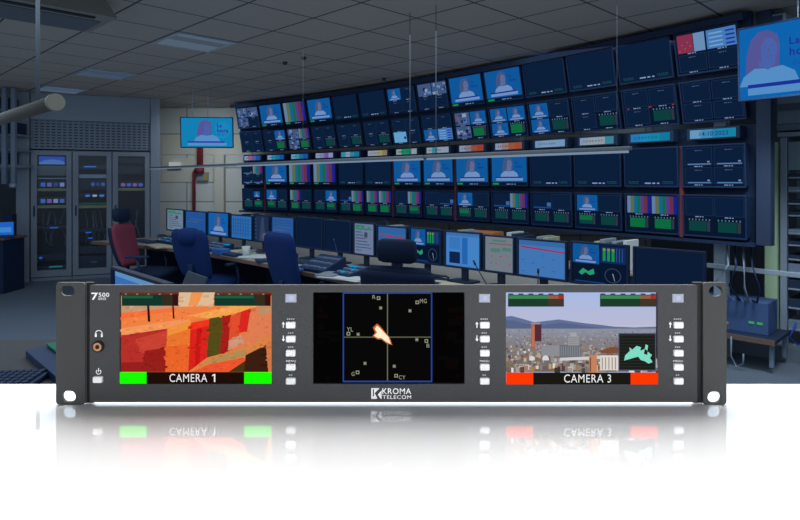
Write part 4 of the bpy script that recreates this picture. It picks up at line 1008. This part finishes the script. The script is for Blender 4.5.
for r0, y0, r1, y1 in ((4.1,-.0013,4.1,-.0018),(4.1,-.0018,2.3,-.0018),(2.3,-.0018,2.1,-.0013)):
    vs = [(cx+r0*PX*math.cos(2*PI*k/n),y0,cz_+r0*PX*math.sin(2*PI*k/n)) for k in range(n)]+[(cx+r1*PX*math.cos(2*PI*k/n),y1,cz_+r1*PX*math.sin(2*PI*k/n)) for k in range(n)]
    b.add(vs,[(k,(k+1)%n,n+(k+1)%n,n+k) for k in range(n)],M_brass)
b.build('brass_ring', j)
b = MB(); word(b,'7',91.5,300,98.2,292.6,.02); word(b,'500',98.6,296.8,109.4,292.6,.012); word(b,'SERIES',98.2,299.9,106.2,297.5,.008); b.build('model_lettering', rm, fix=False)
Zk = lambda L: [(360+x/11.43, 380+y/11.43) for x, y in L]
o = flat([Zk([(128,92),(146,92),(146,215),(128,215)]),Zk([(146,92),(222,92),(212,104),(146,104)]),Zk([(160,104),(212,104),(166,150),(160,150)]),Zk([(146,186),(160,186),(160,215),(146,215)]),Zk([(160,150),(166,150),(196,200),(192,215),(160,215)]),
      Zk([(203,166),(247,118),(247,215),(238,215)])],'company_emblem')
b = MB(); word(b,'KROMA',382.3,394.1,411.2,388.2,.012); word(b,'TELECOM',382.6,398.9,411.2,395.2,.008); b.build('company_lettering', rm, fix=False)

# ------------------------------------------------------------------ light
def area(name, loc, target, sx, sy, power, col=(1,1,1), spread=180):
    l = bpy.data.lights.new(name,'AREA'); l.shape = 'RECTANGLE'; l.size = sx; l.size_y = sy; l.energy = power; l.color = col; l.spread = math.radians(spread)
    o = bpy.data.objects.new(name, l); C.objects.link(o); o.location = loc
    o.rotation_euler = (Vector(target)-Vector(loc)).to_track_quat('-Z','Y').to_euler(); return o
area('added_table_key', (0, YF+.40, ZT+.62), (0, YF-.0, ZT), 1.9, .6, 19.0, (1,.99,.98), 140)  # added key, no fixture: whitens the tabletop, shades the strip before the monitor
area('added_front_fill', (.16, -.25, ZT+.16), (.03, YF, ZT+.05), .8, .16, 1.75, (1,1,1), 120)  # soft fill added for the monitor's front, not a lamp of the room
w = bpy.data.worlds.new('room_light'); bpy.context.scene.world = w; w.use_nodes = True
bg = w.node_tree.nodes['Background']; bg.inputs['Color'].default_value = (.55,.75,1,1); bg.inputs['Strength'].default_value = .5
area('room_fill', (-1.3, 6.2, 2.83), (-1.3, 6.5, 0), 8, 7.5, 230, (.72,.86,1))
area('added_back_wall_fill', (-2.95, 9.5, 2.83), (-3.35, 11.2, 1.0), .9, .4, 13, (.80,.90,1), 115)  # added fill that brightens the back wall; no such lamp in the aisle
area('added_rack_fill', (2.6, 3.6, 2.8), (3.4, 5.2, .9), .6, .6, 22, (.8,.9,1), 100)  # invented light, put in to lift the dark rack and floor at right
area('added_ceiling_fill', (-2.2, 5.5, 1.72), (-2.2, 5.51, 4), 10, 10, 27, (.80,.90,1))  # added upward sheet of light to brighten the ceiling, not cast by the pendants

# ------------------------------------------------------------------ camera
cd = bpy.data.cameras.new('camera'); cd.sensor_fit = 'HORIZONTAL'; cd.sensor_width = 36; cd.lens = 36*F/800
cd.shift_y = (HZ-260)/800; cd.clip_start = .02; cd.clip_end = 100
co = bpy.data.objects.new('camera', cd); C.objects.link(co); co.location = (0,0,EYE); co.rotation_euler = (PI/2,0,0)
sc = bpy.context.scene; sc.camera = co
sc.view_settings.view_transform = 'Standard'; sc.view_settings.look = 'None'; sc.view_settings.exposure = 0; sc.view_settings.gamma = 1
sc.view_settings.use_curve_mapping = False
